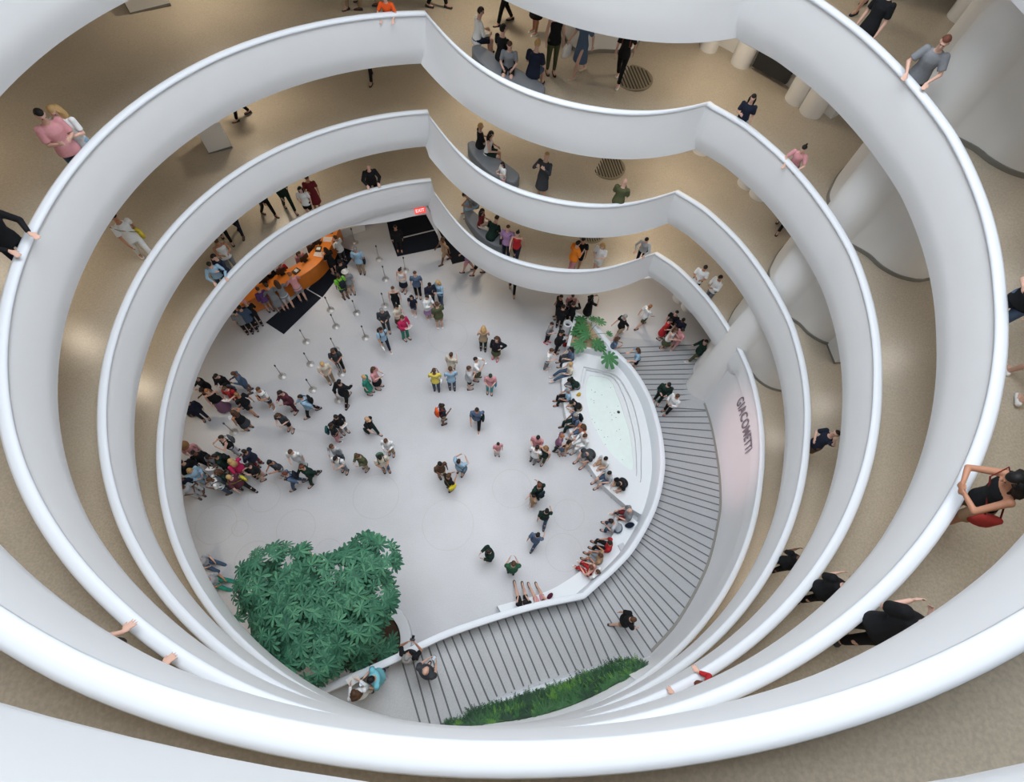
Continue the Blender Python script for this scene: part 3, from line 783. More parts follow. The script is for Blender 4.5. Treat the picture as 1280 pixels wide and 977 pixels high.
def body(pose):
    k = ('body', pose)
    if k in _cache: return _cache[k]
    J = skeleton(pose); mb = MB()
    mb.loft(torso_rings(J, [(-.10, .11, .08, 0), (-.05, .155, .105, 0), (0, .165, .115, -.01), (.10, .145, .10, 0), (.20, .13, .092, .005), (.30, .145, .10, .01), (.38, .16, .108, .01), (.46, .165, .095, 0), (.50, .12, .075, -.005), (.53, .066, .062, 0)]))
    for nm, sx in (('legL', -1), ('legR', 1)):
        h, kn, an = J[nm]
        mb.cone(h, kn, .088, .056, 14); mb.ell(h, (.09, .09, .09)); mb.ell(kn, (.057, .058, .057)); cf = kn.lerp(an, .35) + (Vector((0, -.012, 0)))
        mb.cone(kn, cf, .054, .056, 12); mb.ell(cf, (.056,) * 3); mb.cone(cf, an, .056, .036, 12); mb.ell(an, (.040,) * 3)
        mb.ell(an + Vector((0, .05, -.045)), (.040, .115, .035)); mb.ell(an + Vector((0, -.03, -.045)), (.034, .04, .038))
    for nm, sx in (('armL', -1), ('armR', 1)):
        s, e, w = J[nm]
        mb.ell(s, (.058, .055, .055)); mb.cone(s, e, .050, .039, 12); mb.ell(e, (.040,) * 3); mb.cone(e, w, .039, .026, 12); mb.ell(w, (.027,) * 3)
        hand(mb, J, nm, sx, pose in FLAT)
    hd, hr = J['head'], J['hrot']
    mb.cone(J['neck'] - J['sd'] * .05, hd - hr @ Vector((0, .01, .03)), .062, .056, 14)
    mb.ell(hd + hr @ Vector((0, -.010, .020)), (.076, .094, .098), hr, 16, 12)
    mb.ell(hd + hr @ Vector((0, .018, -.045)), (.060, .068, .070), hr, 14, 10)      # jaw
    mb.cone(hd + hr @ Vector((0, .082, .018)), hd + hr @ Vector((0, .108, -.020)), .010, .016, 8)     # nose
    mb.ell(hd + hr @ Vector((0, .106, -.022)), (.015, .012, .011), hr, 8, 6)
    mb.ell(hd + hr @ Vector((0, .082, .038)), (.052, .012, .010), hr, 10, 6)        # brow
    mb.ell(hd + hr @ Vector((0, .080, -.055)), (.026, .012, .010), hr, 8, 6)        # lips
    mb.ell(hd + hr @ Vector((0, .070, -.088)), (.024, .020, .018), hr, 8, 6)        # chin
    for sx in (-1, 1): mb.ell(hd + hr @ Vector((sx * .077, -.008, .0)), (.012, .020, .031), hr, 8, 6)
    _cache[k] = remesh(mb, .0095, 2, 'body_' + pose); return _cache[k]
def eyes(pose):
    k = ('eyes', pose)
    if k in _cache: return _cache[k]
    J = skeleton(pose); hd, hr = J['head'], J['hrot']; mb = MB()
    for sx in (-1, 1): mb.ell(hd + hr @ Vector((sx * .032, .078, .015)), (.013, .009, .008), hr, 8, 6)
    o = mb.build('eyes', M_SKIN); _cache[k] = o.data; bpy.data.objects.remove(o); return _cache[k]
def dome(c, r, rot, zmin, ymax=0, n=20, m=12):
    """part of an ellipsoid shell used for hair: leaves the face open"""
    mb = MB(); V = []; ok = []
    for i in range(m + 1):
        f = math.pi * i / m
        for j in range(n):
            t = 2 * math.pi * j / n; v = Vector((r[0] * math.sin(f) * math.cos(t), r[1] * math.sin(f) * math.sin(t), r[2] * math.cos(f)))
            V.append(v); ok.append(v.z > zmin(v.y) )
    F = []
    for i in range(m):
        for j in range(n):
            q = (i * n + j, (i + 1) * n + j, (i + 1) * n + (j + 1) % n, i * n + (j + 1) % n)
            if all(ok[z] for z in q): F.append(q)
    mb.add([c + rot @ v for v in V], F); return mb
def hair(pose, style):
    k = ('hair', pose, style)
    if k in _cache: return _cache[k]
    J = skeleton(pose); hd, hr = J['head'], J['hrot']; c = hd + hr @ Vector((0, -.016, .024))
    mb = dome(c, (.086, .102, .106), hr, lambda y: .035 + max(0, y) * .2 if y > .03 else (-.085 if y < -.02 else -.02))
    if style in ('long', 'wavy'):
        back = J['sd']; rings = []
        for q, (ww, dd_) in enumerate(((.075, .05), (.095, .062), (.105, .055), (.10, .045), (.075, .03))):
            p = hd + hr @ Vector((0, -.065, .02)) + (-J['sd'] * .085 * q) + Vector((0, -.018 * min(q, 2), 0))
            jig = .014 if style == 'wavy' else .004
            if style == 'wavy': ww *= 1.45; dd_ *= 1.7; p = p + Vector((0, 0, .03))
            rings.append([p + Vector((ww * math.cos(t) * (1 + jig * 8 * math.sin(5 * t + q)), dd_ * math.sin(t), 0)) for t in [2 * math.pi * j / 16 for j in range(16)]])
        mb.loft(rings)
        for sx in (-1, 1): mb.tube([hd + hr @ Vector((sx * .074, .01, .05)), hd + hr @ Vector((sx * .088, .0, -.03)), hd + hr @ Vector((sx * .085, -.02, -.12)) - J['sd'] * .02, J['sh'] + Vector((sx * .08, .03, .0))], [.022, .028, .03, .014], 8)
    if style == 'bun': mb.ell(hd + hr @ Vector((0, -.10, .085)), (.042, .040, .042), hr, 12, 8)
    if style == 'tail':
        mb.tube([hd + hr @ Vector((0, -.10, .05)), hd + hr @ Vector((0, -.15, .03)), hd + hr @ Vector((0, -.16, -.06)), hd + hr @ Vector((0, -.14, -.16))], [.020, .028, .026, .008], 10)
    if style == 'cap':
        mb = dome(hd + hr @ Vector((0, -.012, .040)), (.094, .110, .095), hr, lambda y: .0, 0)
        mb.add([hd + hr @ Vector((x * .07, .085 + y, .045 - y * .25)) for x, y in ((-1, 0), (-.8, .06), (-.3, .085), (.3, .085), (.8, .06), (1, 0))], [(0, 1, 2, 3, 4, 5)])
    if style == 'hat':
        mb = MB(); cc = hd + hr @ Vector((0, -.01, .055))
        for prof in ([(.175, -.01), (.178, .0), (.10, .012), (.095, .05), (.085, .085), (.03, .095), (.005, .094), (.005, .0)],):
            mb.loft([[cc + hr @ Vector((r * math.cos(t), r * math.sin(t) * 1.08, z)) for t in [2 * math.pi * j / 20 for j in range(20)]] for r, z in prof])
    o = mb.build('hair', M_SKIN, smooth=True); 
    if style not in ('hat',):
        me = o.data; bm = bmesh.new(); bm.from_mesh(me)
        lo = [v for v in bm.verts if not v.link_faces]; bmesh.ops.delete(bm, geom=lo, context='VERTS'); bm.to_mesh(me); bm.free()
    _cache[k] = o.data; bpy.data.objects.remove(o); return _cache[k]
def top(pose, kind):
    k = ('top', pose, kind)
    if k in _cache: return _cache[k]
    J = skeleton(pose); mb = MB(); g = .016
    hem = -.10 if kind != 'jacket' else -.14
    prof = [(hem, .196, .148, 0), (-.02, .192, .144, -.005), (.08, .172, .126, 0), (.20, .148, .108, .008), (.30, .160, .116, .012), (.38, .174, .122, .012), (.45, .176, .110, 0), (.495, .135, .088, -.004), (.525, .080, .072, 0)]
    if kind == 'tank': prof = prof[:-2] + [(.485, .125, .086, 0)]
    if kind in ('jacket', 'big'): prof = [(h, a + .02, b + .025, s) for h, a, b, s in prof[:-1]] + [prof[-1]]
    if kind == 'dress' and not pose.startswith('sit'):
        prof = [(-.48, .235, .20, .0), (-.30, .22, .18, 0), (-.12, .195, .145, 0)] + prof[1:]
    mb.loft(torso_rings(J, prof, 20))
    for nm in ('armL', 'armR'):
        s, e, w = J[nm]
        if kind == 'tank': continue
        q = .014 if kind in ('jacket', 'big') else 0
        mb.ell(s, (.070 + q, .066 + q, .064 + q))
        if kind in ('tee', 'dress', 'big'):
            m_ = s.lerp(e, .78); mb.cone(s, m_, .066 + q, .064 + q, 14)
        else:
            mb.cone(s, e, .064 + q, .054 + q, 14); mb.ell(e, (.055 + q,) * 3); m_ = e.lerp(w, .93); mb.cone(e, m_, .053 + q, .040 + q, 14)
    _cache[k] = remesh(mb, .015, 2, 'top_%s_%s' % (pose, kind)); return _cache[k]
def bottom(pose, kind):
    k = ('bot', pose, kind)
    if k in _cache: return _cache[k]
    J = skeleton(pose); mb = MB()
    if kind == 'skirt' and not pose.startswith('sit'):
        mb.loft(torso_rings(J, [(-.46, .225, .20, .0), (-.25, .205, .165, 0), (-.06, .180, .128, 0), (.06, .155, .112, 0)], 20))
    elif kind == 'longskirt' and not pose.startswith('sit'):
        mb.loft(torso_rings(J, [(-.80, .27, .24, .0), (-.4, .22, .18, 0), (-.06, .180, .128, 0), (.06, .155, .112, 0)], 20))
    else:
        if kind in ('skirt', 'longskirt'): kind = 'shorts'
        mb.loft(torso_rings(J, [(-.12, .13, .105, 0), (-.06, .178, .130, 0), (.0, .186, .136, -.01), (.07, .170, .122, 0)], 18))
        for nm in ('legL', 'legR'):
            h, kn, an = J[nm]; mb.ell(h, (.10, .10, .10))
            if kind == 'shorts': mb.cone(h, h.lerp(kn, .82), .100, .088, 16)
            else:
                mb.cone(h, kn, .100, .070, 16); mb.ell(kn, (.070,) * 3); mb.cone(kn, kn.lerp(an, .95), .070, .056 if kind == 'trousers' else .048, 14)
    _cache[k] = remesh(mb, .016, 2, 'bottom_%s_%s' % (pose, kind)); return _cache[k]
def shoe(pose, sx):
    k = ('shoe', pose, sx)
    if k in _cache: return _cache[k]
    J = skeleton(pose); an = J['legL' if sx < 0 else 'legR'][2]; mb = MB(); rings = []
    for y, w, h in ((-.085, .022, .05), (-.07, .038, .075), (-.02, .043, .078), (.05, .046, .058), (.12, .050, .044), (.165, .042, .036), (.19, .018, .024)):
        rings.append([Vector((an.x + w * cx_, an.y + y, max(.0, an.z - .085) + h * cz)) for cx_, cz in ((-1, .0), (-1, .35), (-.75, .85), (0, 1), (.75, .85), (1, .35), (1, 0), (0, 0))])
    mb.loft(rings); o = mb.build('shoe', M_SKIN, smooth=True); _cache[k] = o.data; bpy.data.objects.remove(o); return _cache[k]
def use(name, me, m, par):
    o = bpy.data.objects.new(name, me); C.objects.link(o); o.parent = par
    if not me.materials: me.materials.append(m)
    o.material_slots[0].link = 'OBJECT'; o.material_slots[0].material = m
    return o
COL = dict(black=(26, 27, 30), navy=(30, 38, 58), white=(232, 234, 236), grey=(128, 132, 138), lgrey=(182, 186, 192), dgrey=(62, 66, 72), blue=(84, 106, 138), lblue=(150, 186, 214), sky=(112, 196, 214),
    denim=(66, 88, 116), red=(196, 36, 42), dred=(120, 34, 40), pink=(222, 150, 156), magenta=(206, 34, 92), maroon=(92, 44, 58), purple=(108, 70, 140), lilac=(170, 128, 178), mauve=(140, 96, 124), orange=(244, 128, 24),
    vorange=(240, 84, 20), yellow=(236, 214, 84), mustard=(196, 160, 60), green=(46, 96, 66), dgreen=(24, 50, 42), lime=(128, 214, 50), teal=(40, 140, 118), turq=(70, 170, 176), olive=(84, 88, 58), khaki=(170, 146, 116),
    tan=(178, 142, 110), brown=(94, 68, 50), cream=(218, 208, 188), peach=(220, 130, 100))
HAIR = dict(black=(20, 18, 18), dark=(38, 30, 26), brown=(78, 54, 38), light=(134, 100, 66), blond=(186, 152, 102), grey=(136, 134, 132), white=(205, 202, 196), red=(96, 54, 38), ginger=(150, 100, 66))
BROAD = {'jacket'}
def world_dir(p, deg, px=8):
    """heading in the room of a direction given on the photo at the pixel (0 = to the right, 90 = up)"""
    t = math.radians(deg); a = p; 
    c = np.linalg.inv(RW) @ np.array(a - Vector((0, 0, H))); x = 640 + F_PX * c[0] / c[2]; y = 488.5 + F_PX * c[1] / c[2]
    q = G(x + px * math.cos(t), y - px * math.sin(t), a.z); return math.atan2(q.y - a.y, q.x - a.x)
PEOPLE = []
HEADZ = {}
def person(px, py, face, pose, topc, topk, botc, botk, hairc='dark', hstyle='short', skin=M_SKIN, label='', K=None, side=0, size=1.0, shoec='dgrey', at='head', seat=0.0, group=None, zbase=None, push=0.0, eye=False):
    J = skeleton(pose)
    loc_head = J['head'] * size
    def solve(hz):
        if K is not None: return ring(px, py, K, hz, side)[0]
        z0 = zbase(px, py) if callable(zbase) else (zbase or 0.0)
        return G(px, py, z0 + hz)
    if at == 'head':
        p = solve(loc_head.z + seat); rz = world_dir(p, face); fw = Vector((math.cos(rz), math.sin(rz), 0))
        base = p - fw * loc_head.y; base.z = p.z - loc_head.z
    else:
        p = solve(.04); rz = world_dir(p, face); base = p.copy(); base.z -= .04
    if K is not None:
        # stand clear of the parapet and on the sloping floor
        for _ in range(3):
            u = K + 0.0
            for _ in range(6):
                cx, cy = centre(u); a = math.atan2(base.x - cx, base.y - cy) / (2 * math.pi)
                if side == -1 and a > .3: a -= 1
                if side == 1 and a < -.3: a += 1
                u = K - a
            r = math.hypot(base.x - cx, base.y - cy); rmin = rT(u) + .17 + push
            if r < rmin:
                base.x = cx + (base.x - cx) * rmin / r; base.y = cy + (base.y - cy) * rmin / r
            base.z = rail_z(u) - .95 + seat
    rz -= math.pi / 2
    e = empty('person', base, rz, label, 'person', group); e.scale = (size,) * 3
    use('body', body(pose), skin, e)
    hm = mat('hair_' + hairc, HAIR.get(hairc, COL.get(hairc)), .6, .25, 30, spec=.3)
    if hstyle != 'bald': use('hat' if hstyle in ('hat', 'cap') else 'hair', hair(pose, hstyle), hm, e)
    if topk: use({'tee': 't_shirt', 'tank': 'tank_top', 'jacket': 'jacket', 'long': 'shirt', 'dress': 'dress', 'big': 't_shirt'}[topk], top(pose, topk), cloth(COL[topc]), e)
    if botk: use({'trousers': 'trousers', 'slim': 'trousers', 'shorts': 'shorts', 'skirt': 'skirt', 'longskirt': 'skirt'}[botk], bottom(pose, botk), cloth(COL[botc]), e)
    for sx in (-1, 1): use('shoe', shoe(pose, sx), cloth(COL[shoec]), e)
    if eye: use('eyes', eyes(pose), mat('eye_dark', (40, 32, 30), .3), e)
    PEOPLE.append(e); return e
# ---- things carried
def held(name, par, loc, label, cat, rot=(0, 0, 0), group=None):
    e = empty(name, (0, 0, 0), 0, label, cat, group)
    M = Matrix.LocRotScale(par.location, par.rotation_euler, par.scale) @ Matrix.LocRotScale(Vector(loc), Matrix.Rotation(rot[2], 3, 'Z') @ Matrix.Rotation(rot[1], 3, 'Y') @ Matrix.Rotation(rot[0], 3, 'X'), Vector((1, 1, 1)))
    e.matrix_world = M; return e
def chest(par_pose):
    return skeleton(par_pose)
def backpack(p, pose, col, label, s=1.0):
    J = skeleton(pose); c = J['sh'] - J['sd'] * .16
    e = held('backpack', p, c, label, 'backpack', (-J['lean'], 0, 0))
    mb = MB(); mb.loft([[Vector((.145 * s * w * math.cos(t), -.20 + -.085 * s * w2 * math.sin(t) * (1 if math.sin(t) > 0 else .55), z * s)) for t in [2 * math.pi * j / 14 for j in range(14)]] for z, w, w2 in ((-.24, .6, .6), (-.22, .95, 1), (-.05, 1.0, 1.05), (.12, .97, .9), (.19, .8, .7), (.21, .4, .4))])
    mb.build('bag_body', cloth(col), e, smooth=True)
    mb = MB(); mb.ell((0, -.285, -.10), (.10 * s, .035, .085 * s), None, 12, 8); mb.build('pocket', cloth([int(c_ * .75) for c_ in col]), e, smooth=True)
    for sx in (-1, 1):
        MB().tube([(sx * .09, -.15, .15), (sx * .105, -.10, .215), (sx * .11, .02, .20), (sx * .115, .125, .10), (sx * .12, .10, -.06), (sx * .13, -.10, -.16)], .016, 6).build('strap', cloth([int(c_ * .6) for c_ in col]), e)
    return e
def shoulder_bag(p, pose, col, label, sx=1, cross=True, s=1.0):
    J = skeleton(pose); c = J['pel'] + Vector((sx * .24, .0, .0))
    e = held('shoulder_bag', p, c, label, 'bag')
    mb = MB(); mb.loft([[Vector((.06 * s * w * math.cos(t), .15 * s * w * math.sin(t), z * s)) for t in [2 * math.pi * j / 12 for j in range(12)]] for z, w in ((-.16, .7), (-.14, 1), (.04, .95), (.08, .7))]); mb.build('bag_body', cloth(col), e, smooth=True)
    q = J['sh'] - c; MB().tube([(0, -.09, .05), q + Vector((-sx * .10 if cross else 0, -.11, -.05)), q + Vector((-sx * .24 if cross else -sx * .02, 0, .07)), q + Vector((-sx * .12 if cross else 0, .13, -.05)), (0, .09, .05)], .010, 6).build('strap', cloth([int(c_ * .6) for c_ in col]), e)
    return e
def in_hand(p, pose, what, label, col=(240, 240, 240)):
    J = skeleton(pose); a, b = J['armL'][2], J['armR'][2]; c = (a + b) / 2 + Vector((0, .09, .015))
    if pose in ('walk', 'hold', 'stand', 'stride', 'ear', 'akimbo'): c = (b if pose != 'stride' else a) + Vector((0, .08, .0))
    if what == 'paper':
        e = held('paper_map', p, c, label, 'paper', (.75, 0, 0)); mb = MB()
        for sx in (-1, 1): mb.add([Vector((0, -.14, 0)), Vector((sx * .15, -.14, .03)), Vector((sx * .15, .14, .03)), Vector((0, .14, 0)), Vector((0, -.14, .003)), Vector((sx * .15, -.14, .033)), Vector((sx * .15, .14, .033)), Vector((0, .14, .003))], [(0, 1, 2, 3), (4, 5, 6, 7), (0, 1, 5, 4), (1, 2, 6, 5), (2, 3, 7, 6)])
        mb.build('sheet', cloth((238, 238, 236)), e)
    elif what == 'phone':
        e = held('phone', p, c, label, 'phone', (.7, 0, 0)); MB().box((0, 0, 0), (.075, .15, .009)).build('case', mat('phone_dark', (30, 30, 34), .3), e, bevel=.003); MB().box((0, 0, .0055), (.068, .138, .002)).build('screen', mat('phone_screen', (190, 205, 220), .15, emit=.4), e)
    elif what == 'camera':
        e = held('camera', p, c, label, 'camera', (.1, 0, 0)); MB().box((0, 0, 0), (.13, .06, .09)).build('camera_body', mat('camera_black', (24, 24, 26), .4), e, bevel=.008); MB().cone((0, .03, 0), (0, .11, 0), .035, .038, 16).build('lens', mat('lens_black', (14, 14, 18), .2), e)
    elif what == 'bag':
        e = held('carrier_bag', p, (b if pose != 'stride' else a) + Vector((0, .05, -.28)), label, 'bag'); mb = MB(); mb.loft([[Vector((.06 * w * math.cos(t), .17 * w * math.sin(t), z)) for t in [2 * math.pi * j / 10 for j in range(10)]] for z, w in ((-.18, .6), (-.16, 1), (.10, .9), (.18, .5))]); mb.build('bag_body', cloth(col), e, smooth=True)
        MB().tube([(0, -.05, .16), (0, -.03, .26), (0, .03, .26), (0, .05, .16)], .008, 6).build('handle', cloth(col), e)
    return e
# ================================================================ who stands where
def ramp_z(px, py, h=1.5):
    z = 1.0
    for _ in range(6):
        p = G(px, py, z + h); i, j = near(inp, p), near(outp, p)
        di, dj = (inp[i] - p).xy.length, (outp[j] - p).xy.length
        z = ((inp[i].z - .9) * dj + outp[j].z * di) / (di + dj)
    return z
skr = random.Random(3)
def P(x, y, face, pose, t, b, h, label, **kw):
    tc, tk = t.split() if t else (None, None); bc, bk = b.split() if b else (None, None); hc, hs = h.split()
    if 'skin' not in kw: kw['skin'] = skr.choice([M_SKIN] * 6 + [M_SKIN2] * 3 + [M_SKIN3])
    if 'size' not in kw: kw['size'] = skr.uniform(.97, 1.06)
    e = person(x, y, face, pose, tc, tk, bc, bk, hc, hs, label='person ' + label, **kw); e['_pose'] = pose; return e
Q = 'queue by the ramp wall'
# -- the queue on the far side, upper cluster
P(244, 473, 225, 'look', 'black jacket', 'black trousers', 'black short', 'in black jacket at the wall end of the upper queue')
a = P(270, 470, 250, 'look', 'black jacket', 'dgrey trousers', 'black short', 'in open black jacket, head bowed, behind the red-shirted person')
P(292, 467, 200, 'look', 'denim long', 'denim shorts', 'brown short', 'in denim shirt and denim shorts, topmost of the upper queue')
P(252, 488, 210, 'hold', 'black tee', 'black trousers', 'dark short', 'in black t-shirt holding a small white sheet near the wall')
a = P(259, 489, 300, 'stand', 'black tank', 'mauve longskirt', 'ginger long', 'with ginger hair and long mauve skirt in the upper queue')
a = P(281, 486, 250, 'look', 'red tee', 'maroon trousers', 'brown short', 'in red t-shirt reading a leaflet in the upper queue', skin=M_SKIN)
in_hand(a, 'look', 'paper', 'white leaflet held by the person in the red t-shirt')
backpack(a, 'look', (60, 62, 70), 'dark backpack worn over the red t-shirt')
a = P(296, 493, 150, 'stride', 'black tee', 'black shorts', 'light short', 'in black t-shirt and shorts stepping behind the red-shirted person')
P(291, 515, 160, 'ear', 'black tank', 'dgrey skirt', 'brown long', 'in sleeveless black dress, lowest of the upper queue')
a = P(322.6, 487, 245, 'folded', 'white tee', 'dgrey shorts', 'brown short', 'in white t-shirt with black bag straps, standing apart beside the queue', shoec='white')
shoulder_bag(a, 'folded', (30, 30, 32), 'black bag worn over the white t-shirt beside the queue')
P(350, 491, 230, 'look', 'maroon jacket', 'maroon trousers', 'dark short', 'in dark maroon hooded jacket looking down at a phone', size=1.1)
a = P(347, 519, 250, 'look', 'dgrey tee', 'black shorts', 'brown long', 'in dark t-shirt and black socks in front of the maroon jacket', skin=M_SKIN)
a = P(375, 496, 200, 'walk', 'lblue jacket', 'black trousers', 'dark short', 'in pale blue hooded top, walking with a black backpack')
backpack(a, 'walk', (24, 26, 30), 'black backpack on the pale blue hooded top')
a = P(233, 503, 300, 'stand', 'navy jacket', 'navy trousers', 'dark short', 'in navy jacket half hidden by the ramp wall, beside a round case')
# -- lower cluster
a = P(276, 547, 215, 'photo', 'black tank', 'lgrey trousers', 'dark short', 'in sleeveless black top with grey backpack, front of the lower crowd')
backpack(a, 'photo', (74, 80, 88), 'grey backpack on the sleeveless black top')
P(231, 557, 290, 'hold', 'pink tee', 'grey trousers', 'light hat', 'in pink top and straw hat at the wall side of the lower crowd')
P(242, 566, 300, 'stand', 'black long', 'black trousers', 'black short', 'all in black beside the straw hat in the lower crowd')
P(227, 578, 320, 'folded', 'black jacket', 'olive trousers', 'dark short', 'in black jacket and olive trousers close to the wall')
a = P(237, 588, 330, 'look', 'lblue jacket', 'lblue trousers', 'blond long', 'with blond hair and pale blue tracksuit in the lower crowd', shoec='white', skin=M_SKIN)
a = P(260, 571, 255, 'look', 'grey tee', 'black trousers', 'black short', 'in grey t-shirt reading a broad white sheet in the crowd'); in_hand(a, 'look', 'paper', 'broad white sheet read in the middle of the lower crowd')
a = P(268, 570, 200, 'stand', 'dgreen jacket', 'dgreen trousers', 'dark short', 'in dark green jacket with black backpack in the lower crowd'); backpack(a, 'stand', (20, 30, 30), 'black backpack on the dark green jacket')
P(288, 576, 140, 'walk', 'magenta long', 'black trousers', 'blond long', 'in magenta top with blond hair, the brightest of the crowd', skin=M_SKIN)
P(271, 590, 220, 'stand', 'dgreen tee', 'black trousers', 'brown long', 'with brown hair and dark green top between blue and maroon tops')
a = P(261.7, 599, 200, 'look', 'white tee', 'denim trousers', 'brown short', 'in pale t-shirt with a slate blue backpack, lowest of the crowd'); backpack(a, 'look', (62, 74, 84), 'slate blue backpack on the pale t-shirt')
a = P(286, 596, 150, 'walk', 'maroon tee', 'black trousers', 'blond short', 'in maroon top with a yellow bag, striding'); shoulder_bag(a, 'walk', (232, 220, 60), 'yellow bag hanging over the maroon top', sx=1)
a = P(309, 582, 200, 'look', 'black tee', 'tan shorts', 'black tail', 'in black and white top with tan shorts at the crowd edge')
P(305, 564, 170, 'folded', 'navy jacket', 'dred trousers', 'dark short', 'in navy jacket behind the sleeveless black top')
P(337, 578, 230, 'look', 'dgrey tee', 'lgrey shorts', 'black short', 'in dark t-shirt and light grey shorts reading a white card')
P(363, 565, 260, 'hold', 'white tee', 'white trousers', 'brown short', 'all in white clothes with brown hair near the lower crowd', skin=M_SKIN)
a = P(356, 592, 200, 'walk', 'blue long', 'denim trousers', 'red short', 'in blue denim shirt with a navy backpack walking off the queue', skin=M_SKIN); backpack(a, 'walk', (24, 32, 44), 'navy backpack on the blue denim shirt')
P(377, 584, 220, 'walk', 'dgreen jacket', 'dgreen trousers', 'red short', 'in dark green outfit holding a white cup, end of the queue', skin=M_SKIN)
P(224, 598, 270, 'stand', 'navy tee', 'white trousers', 'dark short', 'in navy top and white trousers half hidden by the wall')
P(228, 608, 330, 'look', 'lgrey tee', 'lgrey trousers', 'brown short', 'in light grey top with pale trousers, lowest against the wall', size=.92)
# -- between the queue and the middle
a = P(416, 439, 280, 'look', 'dgrey tee', 'black trousers', 'brown short', 'in grey top and black trousers beside the lower rope posts'); backpack(a, 'look', (50, 46, 62), 'dark backpack worn beside the lower rope posts')
P(402.6, 455, 290, 'look', 'cream tee', 'khaki trousers', 'blond short', 'with blond hair, cream top and khaki trousers by the rope posts', skin=M_SKIN)
P(424, 477, 60, 'walk', 'black jacket', 'black trousers', 'black short', 'in black suit striding away below the rope posts', size=1.1)
a = P(466.7, 461, 350, 'look', 'pink tee', 'black skirt', 'brown long', 'in pink top and black skirt facing a person in green', skin=M_SKIN); in_hand(a, 'look', 'phone', 'phone in the hands of the pink-topped person')
P(455, 471, 350, 'stand', 'teal dress', '', 'blond short', 'in short green dress next to the pink top', size=.93, skin=M_SKIN)
a = P(542.5, 463, 90, 'look', 'yellow tee', 'denim trousers', 'brown short', 'in yellow top seen from behind'); shoulder_bag(a, 'look', (236, 236, 236), 'white tote bag behind the yellow top', cross=False)
P(564, 443, 60, 'hold', 'cream tee', 'khaki trousers', 'brown bun', 'in beige top with brown bun, back to back with blue jeans')
P(562.8, 461, 100, 'look', 'lblue tee', 'denim trousers', 'brown short', 'in pale blue top and jeans below the beige top')
a = P(553, 507, 20, 'hold', 'navy tee', 'khaki shorts', 'dark short', 'in checked shirt and khaki shorts with an orange backpack'); backpack(a, 'hold', (246, 84, 26), 'bright orange backpack on the checked shirt', 1.1)
a = P(420, 521, 320, 'look', 'black long', 'grey trousers', 'dark short', 'in black top holding a white folder near the teal bag'); in_hand(a, 'look', 'paper', 'white folder held by the person in black near the teal bag')
a = P(413.6, 531, 10, 'hold', 'black tee', 'pink trousers', 'dark short', 'in black top and pink trousers with a teal backpack', shoec='white'); backpack(a, 'hold', (30, 84, 84), 'teal backpack over pink trousers')
a = P(459, 524, 330, 'walk', 'black tee', 'dgreen trousers', 'tan cap', 'in black top and sand-coloured cap, walking'); shoulder_bag(a, 'walk', (24, 44, 44), 'dark bag at the side of the capped walker')
P(414, 558, 250, 'hold', 'lgrey long', 'lgrey trousers', 'brown short', 'in lavender grey outfit above the round grey backpack')
a = P(419, 573, 250, 'look', 'white tee', 'grey trousers', 'black short', 'in white top with a round grey backpack', shoec='black'); backpack(a, 'look', (70, 78, 88), 'round grey backpack on the white top')
P(447, 570, 230, 'look', 'olive jacket', 'khaki trousers', 'brown short', 'in olive green jacket looking down at a leaflet')
a = P(475, 572, 290, 'look', 'cream tee', 'blue trousers', 'black short', 'in cream top and blue trousers with a green backpack'); backpack(a, 'look', (74, 112, 88), 'light green backpack on the cream top')
P(482, 551, 260, 'look', 'white long', 'khaki trousers', 'brown short', 'in white shirt with black strap, rightward of the olive jacket'.replace('rightward of', 'walking above'))
P(550, 580, 300, 'hold', 'brown tee', 'tan trousers', 'black short', 'in brown patterned top, top of the trio in mid floor')
a = P(561, 594, 40, 'look', 'black tee', 'tan trousers', 'brown short', 'in black top bending over a yellow bag in mid floor'); shoulder_bag(a, 'look', (246, 222, 40), 'yellow bag of the mid-floor trio', s=1.2)
a = P(573.5, 576, 60, 'photo', 'lblue tee', 'blue shorts', 'dark short', 'in pale blue top raising both arms for a picture'); shoulder_bag(a, 'photo', (96, 122, 140), 'blue-grey bag of the person taking a picture')
P(604.4, 410, 90, 'look', 'khaki tank', 'dgreen trousers', 'blond long', 'with long blond hair and dark green trousers', skin=M_SKIN)
a = P(621, 424, 250, 'akimbo', 'black jacket', 'olive skirt', 'brown wavy', 'with curly hair, black jacket and pink shoes', shoec='magenta', skin=M_SKIN); backpack(a, 'akimbo', (128, 70, 164), 'purple backpack on the black jacket')
a = P(595, 449, 350, 'photo', 'white tee', 'olive skirt', 'dark short', 'in black and white patterned top holding up a tablet'); in_hand(a, 'photo', 'phone', 'tablet held up in front of the patterned top')
P(586.5, 460, 10, 'folded', 'lgrey big', 'dgreen shorts', 'brown short', 'in wide pale grey t-shirt and dark shorts, stoutly built', size=1.08, skin=M_SKIN)
a = P(613, 470, 270, 'look', 'pink tee', 'turq trousers', 'dgreen short', 'in pink top and turquoise trousers', size=1.0); shoulder_bag(a, 'look', (60, 140, 190), 'blue bag in front of the pink top', sx=-1)
a = P(596, 513, 265, 'walk', 'blue tee', 'black trousers', 'dark short', 'in blue t-shirt walking alone through mid floor', skin=M_SKIN2, size=1.08, shoec='white'); shoulder_bag(a, 'walk', (20, 40, 38), 'black bag beside the blue t-shirt', sx=-1)
P(622.8, 555, 280, 'hold', 'pink tee', 'white trousers', 'dark short', 'child-sized, in pink top, standing alone mid floor', size=.78)
